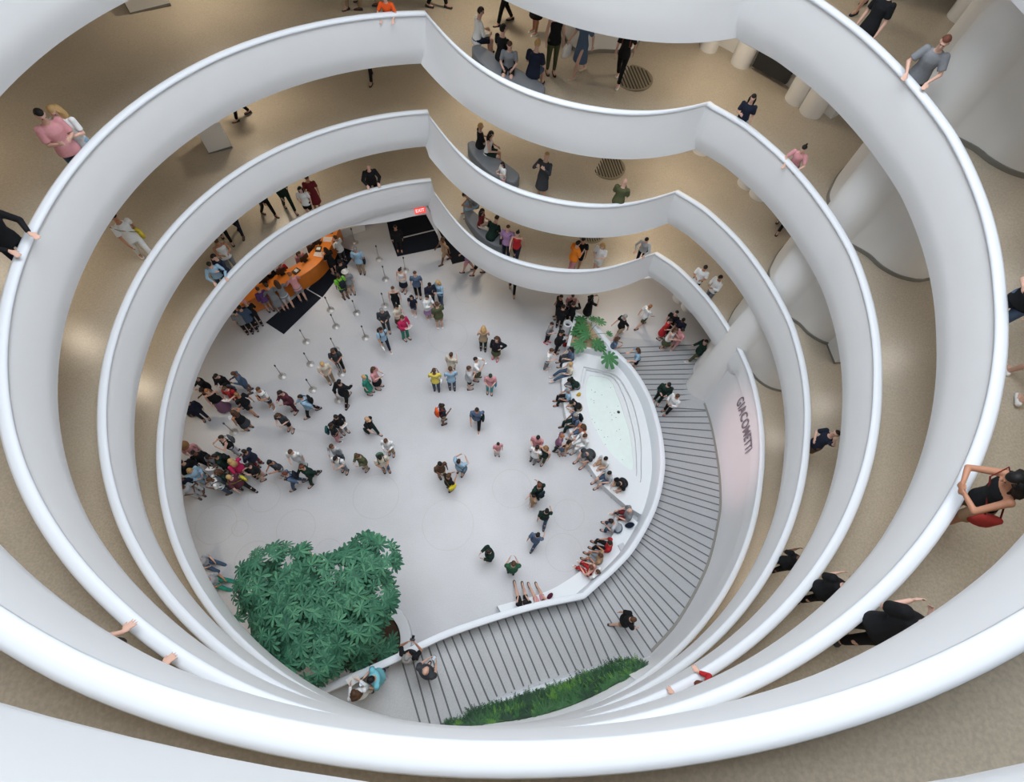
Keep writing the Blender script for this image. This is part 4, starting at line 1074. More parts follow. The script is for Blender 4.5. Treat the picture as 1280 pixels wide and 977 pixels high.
# -- upper middle, by the rope posts
P(499.7, 338, 240, 'look', 'white tank', 'navy skirt', 'black tail', 'in white sleeveless top with ponytail and dark skirt', skin=M_SKIN)
P(518.5, 342, 270, 'stand', 'blue tee', 'black trousers', 'brown short', 'in grey-blue t-shirt and patterned trousers, upright', size=1.06, skin=M_SKIN)
P(537, 356, 300, 'look', 'navy jacket', 'navy trousers', 'black short', 'in navy jacket at the tight group above mid floor')
P(547, 353, 220, 'look', 'lblue long', 'denim trousers', 'blond long', 'with light brown hair and pale blue shirt in the tight group')
P(534, 371, 330, 'look', 'white jacket', 'lilac skirt', 'dark short', 'in white jacket within the tight group', shoec='white')
P(546, 380, 120, 'hold', 'olive big', 'khaki shorts', 'brown short', 'in wide grey-green t-shirt and khaki shorts, back turned', size=1.08, shoec='white')
P(491, 361, 280, 'stand', 'black tank', 'black trousers', 'brown short', 'in black vest top below the ponytail', skin=M_SKIN)
P(514, 371, 250, 'stand', 'navy tee', 'denim shorts', 'black long', 'child-sized, in navy top with long dark hair', size=.85, shoec='white')
P(496, 383, 330, 'look', 'cream tee', 'brown skirt', 'black short', 'in cream patterned top above the magenta shirt')
P(477, 388, 280, 'look', 'dgrey long', 'dgrey trousers', 'grey short', 'in dark grey shirt looking down, next to the magenta shirt', size=1.06)
a = P(503, 397, 320, 'look', 'magenta long', 'teal trousers', 'brown short', 'in magenta shirt and dark green trousers reading a map', skin=M_SKIN, size=1.08); in_hand(a, 'look', 'paper', 'white map read by the person in the magenta shirt')
a = P(476, 412, 300, 'walk', 'lblue tee', 'navy trousers', 'dark short', 'in pale blue top walking with a white bag', shoec='white'); backpack(a, 'walk', (84, 58, 44), 'brown backpack on the pale blue top'); in_hand(a, 'walk', 'bag', 'white carrier bag of the walker in pale blue')
P(494, 284, 280, 'stand', 'black jacket', 'black trousers', 'dark short', 'in black suit at the far edge of the entrance mat', at='head')
P(553, 299, 200, 'walk', 'tan tee', 'tan shorts', 'brown short', 'in tan clothes walking on the entrance mat')
P(585, 338, 180, 'walk', 'lilac tee', 'pink shorts', 'dark short', 'in lilac top partly under the ring beside the entrance mat', at='feet')
P(597, 342, 180, 'walk', 'black tee', 'black shorts', 'dark short', 'in black shorts behind the lilac top under the ring', at='feet')
P(640, 364, 270, 'walk', 'black tee', 'black trousers', 'dark short', 'whose black trousers alone show under the bulging ring', at='feet', shoec='tan')
# -- along the desk
P(419, 297, 150, 'look', 'white tee', 'dgrey trousers', 'brown short', 'in white t-shirt leaning at the upper end of the desk', skin=M_SKIN)
P(407, 312, 150, 'look', 'black tee', 'black shorts', 'dark long', 'in black top and shorts at the reception desk')
P(424, 327, 120, 'hold', 'black long', 'black trousers', 'black short', 'in black trousers on the upper floor mat')
a = P(444, 311, 90, 'stand', 'lblue big', 'khaki trousers', 'grey short', 'in pale blue shirt with a slanting black bag strap'); shoulder_bag(a, 'stand', (30, 44, 50), 'dark bag on the slanting strap of the pale blue shirt')
P(431.5, 340, 100, 'stand', 'grey tee', 'khaki shorts', 'white hat', 'in a white sun hat and grey top near the desk')
a = P(422, 344, 130, 'stand', 'lime tee', 'dgrey shorts', 'brown short', 'in lime green t-shirt near the desk'); backpack(a, 'stand', (34, 42, 54), 'navy backpack on the lime green t-shirt')
P(322, 361, 130, 'hold', 'purple long', 'khaki shorts', 'brown short', 'in dark purple top at the desk')
P(333, 357, 130, 'rail', 'grey dress', '', 'brown short', 'in plain grey dress leaning on the desk')
P(345, 353, 130, 'rail', 'grey tee', 'lgrey shorts', 'brown long', 'in grey t-shirt and pale shorts leaning on the desk')
P(362, 343, 130, 'rail', 'pink tee', 'grey shorts', 'ginger short', 'in pink t-shirt leaning on the desk')
P(306, 378, 120, 'hold', 'black long', 'black trousers', 'pink cap', 'in pink cap and black trousers past the lower end of desk')
P(299, 384, 110, 'hold', 'denim jacket', 'black trousers', 'dark short', 'in denim jacket, middle of three at the lower desk end')
P(293, 389, 110, 'stand', 'grey tee', 'black trousers', 'dark short', 'in grey top nearest the wall at the lower desk end')
P(388, 302, 320, 'sit', 'brown long', 'black trousers', 'dark short', 'clerk seated behind the upper part of the desk', seat=.15)
P(373, 316, 320, 'sit', 'pink long', 'black trousers', 'brown long', 'clerk in pink seated behind the desk centre', seat=.15)
P(350, 331, 320, 'sit', 'red tee', 'black trousers', 'ginger short', 'clerk in red seated behind the desk', seat=.15)
P(336, 339, 320, 'sit', 'black long', 'black trousers', 'black short', 'clerk in black seated at the lower part of the desk', seat=.15)
# -- lower floor, walking
P(672.5, 547, 250, 'look', 'pink tee', 'grey shorts', 'black short', 'in pale pink patterned top, top of the trio beside the bench')
P(671.5, 559, 60, 'hold', 'white tee', 'grey trousers', 'dark short', 'in white t-shirt and grey trousers, back turned, in the trio')
P(682, 560, 230, 'hold', 'dgreen tank', 'olive trousers', 'light long', 'with long hair, green top and olive trousers in the trio')
a = P(674, 606, 120, 'hold', 'dgreen jacket', 'dgreen trousers', 'red short', 'in dark green coat bending beside a tan-clothed child', size=1.08, skin=M_SKIN); backpack(a, 'hold', (22, 40, 46), 'dark backpack on the green coat')
P(667, 620, 200, 'hold', 'tan tee', 'tan trousers', 'black short', 'child-sized, in tan clothes beside the dark green coat', size=.85, shoec='white')
P(683.5, 638, 85, 'walk', 'dgreen tee', 'denim trousers', 'black short', 'in dark green top walking away in jeans')
P(672.5, 668, 60, 'walk', 'blue tee', 'denim trousers', 'black short', 'in slate blue shirt walking near the floor circle')
P(610.5, 689, 200, 'look', 'dgreen jacket', 'dgreen trousers', 'dark short', 'in dark green jacket, left one of two people above the ramp'.replace('left one', 'first'), shoec='white')
P(642, 704, 90, 'look', 'green big', 'denim trousers', 'brown short', 'in mid green shirt and jeans above the ramp parapet', size=1.05)
P(703, 545, 350, 'hold', 'mauve tee', 'dgreen trousers', 'ginger short', 'in striped mauve shirt bending towards the bench sitters', skin=M_SKIN)
P(705, 558, 300, 'stand', 'blue tee', 'cream shorts', 'dark short', 'toddler in a bright blue top by the bench', size=.62)
P(712.5, 552, 330, 'stand', 'tan tee', 'tan shorts', 'dark long', 'child-sized, in tan with dark hair before the bench', size=.85)
P(689.5, 438, 340, 'look', 'white tee', 'grey trousers', 'brown short', 'in white t-shirt showing papers to bench sitters', skin=M_SKIN, shoec='white')
P(690, 405, 330, 'hold', 'grey tee', 'black slim', 'dark short', 'in grey t-shirt with pink shoes beside the white bin', shoec='magenta', size=.95)
P(703, 415, 0, 'look', 'black jacket', 'black trousers', 'black short', 'in black jacket with white hem right below the bin'.replace('right below', 'beside'))
P(704.5, 383, 80, 'hold', 'black jacket', 'black trousers', 'dark short', 'in black coat above the white bin')
P(717.5, 379, 60, 'photo', 'black long', 'black trousers', 'brown short', 'all in black taking a picture above the tip planter')
P(701, 371, 200, 'stand', 'black tee', 'black trousers', 'dark short', 'in black trousers just under the bulging ring')
P(716, 370, 270, 'hold', 'pink tee', 'black trousers', 'brown short', 'in pink top just under the bulging ring')
P(740, 371, 20, 'photo', 'black dress', '', 'black long', 'in black floral dress raising a phone under the ring', skin=M_SKIN)
P(781, 396, 200, 'walk', 'black tee', 'khaki shorts', 'grey cap', 'in black top and grey cap walking onto the ramp', size=1.06, shoec='white', skin=M_SKIN)
P(813, 383, 20, 'walk', 'white tee', 'olive shorts', 'ginger short', 'in white t-shirt and olive shorts walking under the ring', shoec='brown', skin=M_SKIN)
P(838.5, 401, 330, 'look', 'red dress', '', 'dark short', 'in coral red playsuit at the start of the ramp', skin=M_SKIN, size=.93)
P(845, 412, 320, 'look', 'white tank', 'olive skirt', 'brown long', 'in white vest and olive skirt at the start of the ramp', skin=M_SKIN)
P(854, 400, 230, 'look', 'navy tee', 'dred shorts', 'dark short', 'in navy t-shirt among the ramp-start group')
P(853, 413, 200, 'look', 'pink tee', 'pink shorts', 'dark short', 'in pink top, lowest of the ramp-start group')
P(845.5, 391, 230, 'stand', 'black tee', 'black trousers', 'dark short', 'in black, topmost of the ramp-start group')
P(882, 427, 180, 'walk', 'dgreen jacket', 'olive trousers', 'dark short', 'in green trousers stepping out beside the core wall', zbase=ramp_z, shoec='white')
# -- on the ramp
P(772.5, 423, 350, 'look', 'blue tee', 'dgreen trousers', 'brown long', 'in bright blue top by the planter tip parapet', zbase=ramp_z, size=.95)
P(797, 437, 180, 'rail', 'lblue tee', 'black shorts', 'brown long', 'in pale blue top resting a hand on the ramp parapet', zbase=ramp_z, skin=M_SKIN)
P(836, 481, 250, 'look', 'dgreen jacket', 'dgreen trousers', 'black short', 'in dark green jacket, one of two descending the ramp', zbase=ramp_z, size=1.08)
P(846.5, 495, 210, 'look', 'white long', 'black trousers', 'brown short', 'in white shirt and black trousers on the ramp', zbase=ramp_z, size=1.05)
P(792, 774, 0, 'walk', 'black big', 'tan shorts', 'brown short', 'in black t-shirt walking alone across the lower ramp', zbase=ramp_z, skin=M_SKIN, size=1.06, eye=True)
a = P(532, 838, 60, 'look', 'dgrey big', 'dgrey trousers', 'ginger bald', 'bald, in dark shirt with a phone on the lower ramp', zbase=ramp_z, skin=M_SKIN, size=1.14, eye=True); in_hand(a, 'look', 'phone', 'white phone held by the bald person on the ramp')
a = P(509, 820, 75, 'photo', 'black tee', 'black shorts', 'grey wavy', 'with grey wavy hair photographing over the parapet', zbase=ramp_z, skin=M_SKIN2, size=1.08); in_hand(a, 'photo', 'camera', 'black camera held out over the ramp parapet')
a = P(463.5, 849, 205, 'look', 'sky big', 'denim trousers', 'black short', 'in turquoise t-shirt beside the parapet above the tree', zbase=ramp_z, skin=M_SKIN, size=1.1, shoec='lgrey'); in_hand(a, 'look', 'phone', 'white phone of the person in turquoise')
a = P(443, 866, 110, 'look', 'white long', 'cream trousers', 'brown wavy', 'in white with long brown hair holding papers over the parapet', zbase=ramp_z, skin=M_SKIN, size=1.08, K=None); in_hand(a, 'look', 'paper', 'white papers held out over the parapet end')
# -- seated round the pool
SB = dict(seat=0.0)
P(714, 436, 190, 'sit', 'blue tee', 'dgrey trousers', 'black long', 'seated in bright blue, first on the pool bench', **SB)
P(713.5, 455, 190, 'sit_legs', 'cream tee', 'denim trousers', 'blond short', 'seated with blond hair and jeans on the pool bench', shoec='white', skin=M_SKIN)
P(712, 475, 185, 'sit_bent', 'dgreen tee', 'grey trousers', 'black long', 'seated with long black hair bent forward at the pool')
a = P(710, 488, 185, 'sit', 'lblue tee', 'black trousers', 'grey short', 'seated in pale blue shirt with a yellow bag behind'); 
P(714.5, 503, 190, 'sit_bent', 'black tee', 'khaki shorts', 'black short', 'seated in black with khaki shorts on the pool bench', shoec='white')
a = P(719.5, 519, 195, 'sit', 'blue tee', 'dgreen trousers', 'grey short', 'seated in slate top and green trousers, legs stretched'); backpack(a, 'sit', (26, 34, 40), 'black backpack on the seated slate top')
P(728, 533.5, 200, 'sit', 'peach tee', 'blue shorts', 'brown wavy', 'seated with curly brown hair and blue shorts at the pool', skin=M_SKIN)
P(731, 544.5, 205, 'sit', 'white long', 'white trousers', 'brown short', 'seated in white shirt and headband at the pool', skin=M_SKIN)
P(731, 568, 215, 'sit_bent', 'dgrey big', 'grey shorts', 'dgrey cap', 'seated heavyset figure in slate shirt and dark cap', size=1.12)
P(757, 573, 210, 'sit', 'white tee', 'tan shorts', 'black short', 'seated in white t-shirt, upper of two young sitters', skin=M_SKIN)
P(761.5, 591, 205, 'sit', 'lgrey tee', 'denim shorts', 'black short', 'seated in light grey t-shirt and denim shorts', skin=M_SKIN)
P(773, 605, 215, 'sit_bent', 'black big', 'khaki shorts', 'black short', 'seated in black t-shirt and black socks near the pool tip', size=1.06, shoec='black', skin=M_SKIN)
a = P(787, 638, 175, 'sit', 'grey big', 'dred shorts', 'ginger bald', 'seated bald person in grey t-shirt and red shorts', skin=M_SKIN, shoec='white', size=1.06); in_hand(a, 'sit', 'camera', 'black camera in the lap over the red shorts')
P(764, 651, 160, 'sit_bent', 'lgrey tee', 'denim trousers', 'dark short', 'seated leaning forward in pale grey-blue top on the second bench', skin=M_SKIN)
P(762, 678, 160, 'sit', 'red tee', 'black trousers', 'dark short', 'seated in red t-shirt on the second bench')
P(750.5, 694, 155, 'sit', 'tan tee', 'grey shorts', 'brown short', 'seated in tan shirt with legs stretched on the second bench')
P(739, 709, 140, 'sit', 'red tank', 'red trousers', 'red short', 'seated in bright red trousers on the second bench', skin=M_SKIN, shoec='white')
P(747, 714, 140, 'sit_tall', 'white tee', 'lgrey trousers', 'brown bun', 'seated in white with a brown bun on the second bench', skin=M_SKIN)
P(656, 752.5, 100, 'sit_legs', 'black tee', 'black shorts', 'black short', 'whose crossed bare legs reach out from under the ramp parapet', skin=M_SKIN)
P(679, 752, 110, 'sit_legs', 'white tee', 'pink shorts', 'brown short', 'with bare legs spread on the bench beside a maroon bag', skin=M_SKIN)
# -- by the tree
P(248, 700, 340, 'sit_legs', 'lgrey tee', 'denim trousers', 'dark short', 'sitting low in a grey striped top at the tree, upper of two', seat=-.35, shoec='white')
P(259, 724, 345, 'sit_legs', 'lgrey tee', 'teal trousers', 'grey short', 'sitting low in pale clothes at the tree, lower of two', seat=-.35)
P(387, 697, 90, 'stand', 'grey tee', 'dgrey trousers', 'brown short', 'hidden under the tree crown, only white shoes showing', at='feet', shoec='white')
# ---------------------------------------------------------------- on the spiral ramps
def R(x, y, K, face, pose, t, b, h, label, side=0, **kw): return P(x, y, face, pose, t, b, h, label, K=K, side=side, **kw)
R(51, 144, 3, 320, 'look', 'pink big', 'denim trousers', 'black short', 'in pink t-shirt sharing a phone at the wide upper ramp', skin=M_SKIN, side=-1, size=1.05, eye=True)
R(67, 139, 3, 250, 'look', 'white tee', 'lblue trousers', 'blond wavy', 'with curly blond hair and white t-shirt at the wide upper ramp', skin=M_SKIN, side=-1, eye=True)
R(-2, 262, 3, 340, 'rail', 'black long', 'navy trousers', 'dark short', 'in black sleeve reaching to the rail at the picture edge', side=-1, skin=M_SKIN, size=1.1)
a = R(143.6, 272, 2, 320, 'walk', 'white tee', 'white trousers', 'black short', 'all in white walking on the second ramp', side=-1, skin=M_SKIN2, shoec='white'); shoulder_bag(a, 'walk', (220, 196, 50), 'yellow bag hanging behind the walker in white', sx=-1)
R(375, 236.5, 1, 260, 'hold', 'white tee', 'black shorts', 'dark long', 'in white t-shirt and black shorts on the lowest ramp', side=-1, size=.92)
R(383.5, 223, 1, 280, 'hold', 'dred dress', '', 'dark short', 'in dark red dress on the lowest ramp', side=-1)
R(363, 262, 1, 310, 'walk', 'dgreen long', 'dgreen trousers', 'dark short', 'in dark green trousers on the lowest ramp', side=-1, at='feet')
R(337, 268, 1, 330, 'walk', 'black jacket', 'black trousers', 'dark short', 'in black trousers striding on the lowest ramp', side=-1, at='feet')
R(301, 291, 1, 270, 'walk', 'navy tee', 'navy trousers', 'dark short', 'in navy trousers, feet showing near the lowest rail', side=-1, at='feet')
R(284, 300, 1, 300, 'walk', 'black tee', 'black trousers', 'dark short', 'in black shoes, feet showing beside the bent group', side=-1, at='feet')
R(271, 302, 1, 310, 'look', 'white tank', 'grey trousers', 'brown short', 'in white vest with black straps on the lowest ramp', side=-1)
R(276, 325, 1, 230, 'look', 'navy long', 'navy trousers', 'dark short', 'in navy top bending at the lowest rail', side=-1)
R(262, 331, 1, 300, 'rail', 'lblue long', 'denim trousers', 'dark short', 'in pale blue shirt leaning at the lowest rail', side=-1)
R(461, 210, 1, 290, 'rail', 'black jacket', 'black trousers', 'grey bald', 'in black suit and white shirt at the lowest rail', skin=M_SKIN, side=-1)
R(303, 146, 2, 200, 'walk', 'black tee', 'black trousers', 'dark short', 'whose shoes show beside the cream pedestal', side=-1, at='feet')
R(464, 99, 2, 240, 'walk', 'black tee', 'black trousers', 'dark short', 'whose one shoe shows high on the second ramp', side=-1, at='feet')
a = R(484, 4, 3, 260, 'rail', 'vorange tee', 'denim shorts', 'dark short', 'child in orange t-shirt leaning over the third rail', side=-1, size=.80, push=-.05)
R(440, 6, 3, 200, 'walk', 'olive long', 'khaki trousers', 'dark short', 'in khaki trousers behind the orange child', side=-1, at='feet')
R(460, 9, 3, 180, 'walk', 'olive long', 'khaki trousers', 'dark short', 'in dark shoes walking past the orange child', side=-1, at='feet')
R(548, 8, 3, 350, 'walk', 'black long', 'black trousers', 'dark short', 'in black shoes near the corner of the third rail', at='feet')
# bulge, third ramp
R(601, 15, 3, 10, 'sit', 'white long', 'navy shorts', 'dark short', 'seated in white shirt on the highest grey bench', skin=M_SKIN, eye=True)
R(629, 36, 3, 30, 'sit_tall', 'black tee', 'black trousers', 'black short', 'seated in black t-shirt, back turned, on the highest bench', skin=M_SKIN)
R(637, 57, 3, 260, 'sit', 'grey tee', 'black shorts', 'brown short', 'child seated in grey t-shirt facing the rail', size=.92, skin=M_SKIN, eye=True)
R(672, 55, 3, 50, 'sit', 'navy big', 'denim shorts', 'blond short', 'seated with blond hair, navy top and denim shorts', skin=M_SKIN)
R(630, 28, 3, 190, 'walk', 'black tee', 'black trousers', 'dark short', 'in black trousers walking above the highest bench', at='feet')
R(668, 40, 3, 200, 'stand', 'black tee', 'black skirt', 'dark short', 'in black skirt and white trainers behind the highest bench', at='feet', shoec='white', skin=M_SKIN2)
R(688, 90, 3, 290, 'stand', 'black tank', 'olive slim', 'dark short', 'in black vest and olive trousers beside the highest bench', at='feet', shoec='brown', size=1.06)
a = R(722, 92, 3, 200, 'walk', 'blue dress', '', 'dark short', 'in blue-grey dress carrying a white bag', at='feet', shoec='cream'); in_hand(a, 'walk', 'bag', 'big white carrier bag on the highest ramp')
a = R(772, 101, 3, 240, 'walk', 'black tee', 'black trousers', 'dark short', 'in black with an orange backpack by the floor grate', at='feet', shoec='white'); backpack(a, 'walk', (214, 112, 66), 'salmon backpack beside the highest floor grate')
R(1056, 2, 4, 200, 'stand', 'black tee', 'black skirt', 'dark short', 'in black skirt at the top rail', at='head')
R(1074, 10, 4, 200, 'walk', 'dgrey tee', 'dgrey shorts', 'dark short', 'in black sandals behind the top rail', at='feet', side=1)
R(939, 124, 3, 240, 'hold', 'navy tee', 'lblue trousers', 'black long', 'with long dark hair and navy t-shirt at the third rail', side=1, size=.9, skin=M_SKIN)
R(993, 190, 3, 230, 'rail', 'pink tee', 'denim trousers', 'black tail', 'with dark hair just above the third rail', side=1, size=.85, skin=M_SKIN)
R(972, 284, 2, 240, 'walk', 'black tee', 'black trousers', 'dark short', 'in black shoes under the third ring by the core', side=1, at='feet')
a = R(1150, 58, 4, 235, 'rail', 'grey big', 'black trousers', 'red short', 'in grey printed t-shirt leaning on the top rail', side=1, skin=M_SKIN, eye=True)
# bulge, second ramp
R(601, 158, 2, 10, 'sit_tall', 'black tee', 'black trousers', 'blond short', 'seated in black with fair hair on the middle grey bench', skin=M_SKIN)
R(614, 168, 2, 350, 'sit', 'white tank', 'dgreen shorts', 'black long', 'seated in white vest on the middle grey bench', skin=M_SKIN)
R(628, 205, 2, 200, 'look', 'white tee', 'pink shorts', 'dark long', 'child in white holding the rail at the middle bench', size=.68, skin=M_SKIN)
R(683, 195, 2, 230, 'photo', 'dgrey long', 'dgrey skirt', 'blond short', 'in plaid shirt and grey skirt with a camera', skin=M_SKIN, size=1.05)
R(781, 227, 2, 60, 'look', 'olive big', 'denim trousers', 'ginger bald', 'bald, in olive shirt at the middle rail', skin=M_SKIN)
# bulge, first ramp
R(581, 243, 1, 190, 'sit_bent', 'grey tee', 'lblue trousers', 'dark short', 'seated in pale jeans at the upper end of the lowest bench')
R(603, 264, 1, 350, 'sit_legs', 'dred tee', 'cream trousers', 'dark long', 'seated in dark red on the lowest grey bench', skin=M_SKIN)
R(621, 273, 1, 50, 'sit_bent', 'dgreen tee', 'dgreen trousers', 'dark short', 'seated in dark green, back turned, on the lowest bench')
a = R(635, 285, 1, 250, 'stand', 'lilac big', 'navy trousers', 'brown short', 'in lilac t-shirt with a slanting strap', skin=M_SKIN); shoulder_bag(a, 'stand', (40, 34, 40), 'dark bag on the slanting strap of the lilac t-shirt')
R(647, 292, 1, 250, 'walk', 'red tank', 'navy trousers', 'dark tail', 'in red sleeveless top near the lowest bench', skin=M_SKIN)
R(723, 304, 1, 20, 'hold', 'orange big', 'pink trousers', 'black short', 'in bright orange shirt at the lowest bulging rail')
R(729, 300, 1, 250, 'hold', 'black tee', 'black shorts', 'black short', 'in black behind the bright orange shirt')
R(753, 307, 1, 230, 'look', 'white tee', 'white shorts', 'blond long', 'with long blond hair in white at the lowest bulging rail', skin=M_SKIN)
R(808, 300, 1, 230, 'rail', 'lgrey long', 'navy trousers', 'black short', 'in grey patterned shirt at the corner of the lowest rail', skin=M_SKIN)
R(879, 336, 1, 240, 'look', 'white tee', 'black trousers', 'dark short', 'in white and black beside the lowest rail, upper of two', side=1)
R(900, 347, 1, 200, 'look', 'white long', 'grey trousers', 'black short', 'in white shirt with camera beside the lowest rail', side=1)
# right side
R(1042, 541, 2, 180, 'wave', 'navy tee', 'brown shorts', 'dark short', 'in navy t-shirt with one arm raised on the second ramp', side=1, skin=M_SKIN, eye=True)
R(1001, 691, 2, 50, 'look', 'black tee', 'black trousers', 'black short', 'in dark top half hidden under the third ring', side=1)
R(1056, 720, 3, 50, 'look', 'black big', 'black trousers', 'brown short', 'in black shirt bending away at the third rail', side=1, skin=M_SKIN, size=1.05, eye=True)
a = R(1160, 757, 4, 55, 'look', 'black big', 'black trousers', 'black short', 'in broad black t-shirt at the top rail', side=1, skin=M_SKIN, size=1.12, eye=True)
R(874, 858, 3, 125, 'leanout', 'red long', 'red skirt', 'red long', 'in bright red reaching a hand over the third rail', side=1, skin=M_SKIN, push=-.1)
R(786, 893, 3, 100, 'folded', 'tan tee', 'tan trousers', 'brown bun', 'child whose brown hair just shows over the third rail', side=1, push=-.08, size=.68, skin=M_SKIN)
a = R(1252, 590, 4, 165, 'elbows', 'black tank', 'tan shorts', 'black wavy', 'with long black hair leaning over the top rail', side=1, skin=M_SKIN2, size=1.08, eye=True); shoulder_bag(a, 'elbows', (200, 60, 56), 'red striped bag of the person with long black hair', sx=-1)
R(1266, 481, 4, 85, 'walk', 'lblue tee', 'denim shorts', 'brown short', 'in white trainers walking at the picture edge', side=1, at='feet', shoec='white', skin=M_SKIN)
R(1278, 318, 4, 200, 'hold', 'black tee', 'blue trousers', 'dark short', 'in black and blue at the picture edge by the top rail', side=1, size=1.1)
a = R(134, 815, 3, 48, 'leanout', 'black tee', 'black trousers', 'dark cap', 'in black t-shirt gripping the third rail with both hands', side=-1, skin=M_SKIN, size=1.1, shoec='yellow', push=-.1)
for e in PEOPLE:
    if '_pose' in e: del e['_pose']
# ================================================================ desk, mats, posts
M_WOOD = mat('desk_wood', (214, 122, 44), .38, .10, 5); M_WOODT = mat('desk_top', (232, 134, 48), .3, .06, 6)
dk = [(296, 385), (310, 376), (326, 369), (345, 361), (365, 350.6), (382.5, 341), (398, 329), (410.6, 313), (420, 294), (425, 281)]
dp = smooth_path([G(x, y, 1.05) for x, y in dk], 60)
def offs(path, dd):
    r = []
    for i, p in enumerate(path):
        a, b = path[max(i - 1, 0)], path[min(i + 1, len(path) - 1)]; w = (b - a); r.append(p + Vector((-w.y, w.x, 0)).normalized() * dd)
    return r
desk = empty('reception_desk', G(380, 345, 0), 0, 'long curved orange wooden reception desk beside the black floor mats', 'desk')
fr = [(p.x, p.y) for p in dp]; bk = [(p.x, p.y) for p in offs(dp, .72)]; f2 = [(p.x, p.y) for p in offs(dp, .06)]; b2 = [(p.x, p.y) for p in offs(dp, .50)]
f3 = [(p.x, p.y) for p in offs(dp, .64)]
mb = MB().prism(f2 + b2[::-1], .08, 1.0); adopt(auto_smooth(mb.build('counter_front', M_WOOD)), desk)
mb = MB().prism([(p.x, p.y) for p in offs(dp, .12)] + b2[::-1], 0, .08); adopt(mb.build('plinth', mat('plinth_pale', (190, 180, 160), .6)), desk)
mb = MB().prism(fr + bk[::-1], 1.0, 1.05); adopt(mb.build('counter_top', M_WOODT, bevel=.01), desk)
def on_desk(i, dd, name, label, cat, build, rot=0.0, group=None):
    p = dp[i]; q = offs(dp, dd)[i]; w = dp[min(i + 1, 59)] - dp[max(i - 1, 0)]
    e = empty(name, (q.x, q.y, 1.051), math.atan2(w.y, w.x) + rot, label, cat, group); build(e)
def b_paper(e): MB().box((0, 0, .012), (.30, .42, .024)).build('sheets', cloth((236, 220, 214)), e)
def b_tray(e): MB().box((0, 0, .03), (.34, .26, .05)).build('tray', mat('tray_dark', (46, 40, 38), .5), e, bevel=.01); MB().box((.02, .0, .06), (.16, .18, .012)).build('slip', cloth((235, 235, 232)), e)
def b_mon(e):
    MB().box((0, 0, .22), (.46, .03, .29)).build('screen', mat('monitor_black', (28, 28, 30), .4), e, bevel=.006); MB().box((0, 0, .04), (.05, .05, .09)).build('stand', mat('monitor_black', (28, 28, 30), .4), e); MB().box((0, .0, .008), (.22, .16, .014)).build('foot', mat('monitor_black', (28, 28, 30), .4), e)
for i, dd, lab in ((50, .3, 'upper end'), (43, .3, 'bend'), ): on_desk(i, dd, 'brochure_stack', 'pale brochure pile on the %s of the reception desk' % lab, 'brochures', b_paper, .2)
for i, dd, lab in ((30, .35, 'near the pink t-shirt'), (45, .45, 'by the bend'), (54, .35, 'at the upper end')): on_desk(i, dd, 'desk_tray', 'dark tray with white slip on the desk top, %s' % lab, 'tray', b_tray, .3)
for i, lab in ((25, 'the red-topped clerk'), (37, 'the clerk in pink'), (48, 'the upper clerk'), (17, 'the clerk in black')): on_desk(i, .58, 'monitor', 'thin black monitor on the desk in front of %s' % lab, 'monitor', b_mon, 0)
# mats
M_MAT = mat('mat_black', (26, 29, 36), .95, .15, 40, spec=.1)
def floor_mat(q, label, h=.012):
    p = [G(x, y, h) for x, y in q]; o = MB().prism([(v.x, v.y) for v in p], .001, h).build('floor_mat', M_MAT, bevel=.004); tag(o, label, 'floor mat')
floor_mat([(332, 402.8), (381.5, 360.4), (401.5, 372), (354.7, 417.5)], 'black floor mat, lowest, along the front of the desk')
floor_mat([(385, 361), (428, 309), (446, 315), (403, 371.5)], 'black floor mat along the upper part of the desk')
floor_mat([(489.5, 301), (545, 287.5), (551.5, 309), (496.6, 320.5)], 'large black entrance mat below the exit sign')
floor_mat([(483, 275), (541, 262), (545, 286), (488.5, 299.5)], 'black entrance mat directly under the exit sign')
floor_mat([(547, 284), (565.5, 330), (597, 322), (585, 280)], 'black mat partly hidden by the bulging ring')
# low white wall beside the entrance
q = [G(x, y, 0) for x, y in ((429, 297), (457, 288), (455, 276), (426, 283))]
tag(MB().prism([(v.x, v.y) for v in q], 0, .55).build('low_wall', M_WALL, bevel=.01), 'low cream wall block behind the upper end of the desk', 'low wall')
# rope posts
M_ST = mat('post_steel', (176, 174, 172), .5, metal=.5); M_BAND = mat('belt_dark', (60, 60, 62), .6)
proto = empty('rope_post', (0, 0, 0), 0, 'slim steel rope post with round foot standing in the queue area', 'rope post', 'steel rope posts marking the ticket queue')
auto_smooth(MB().lathe([(.17, 0), (.175, .006), (.165, .018), (.04, .034), (.022, .05)], n=28).build('foot_disc', M_ST, proto), 50)
MB().lathe([(.020, .03), (.020, .93)], n=14).build('post', M_ST, proto, smooth=True)
auto_smooth(MB().lathe([(.03, .90), (.034, .905), (.034, .985), (.026, 1.0), (.001, 1.002)], n=18).build('belt_head', M_BAND, proto))
posts = [(292, 540), (391, 487), (353, 470), (474, 324), (413, 387), (388, 455), (439, 365), (446, 391), (457, 422), (420, 408), (482, 349), (454, 394), (420, 437), (427, 467), (444, 303), (507, 338), (383, 427), (408, 371 + 16), (423, 500), (481, 382)]
done = []
for (x, y) in posts:
    p = G(x, y, 0)
    if any((p - q).length < .45 for q in done): continue
    done.append(p); o = proto
    if len(done) > 1:
        o = proto.copy(); C.objects.link(o)
        for ch in list(proto.children): c = ch.copy(); C.objects.link(c); c.parent = o
    o.location = p
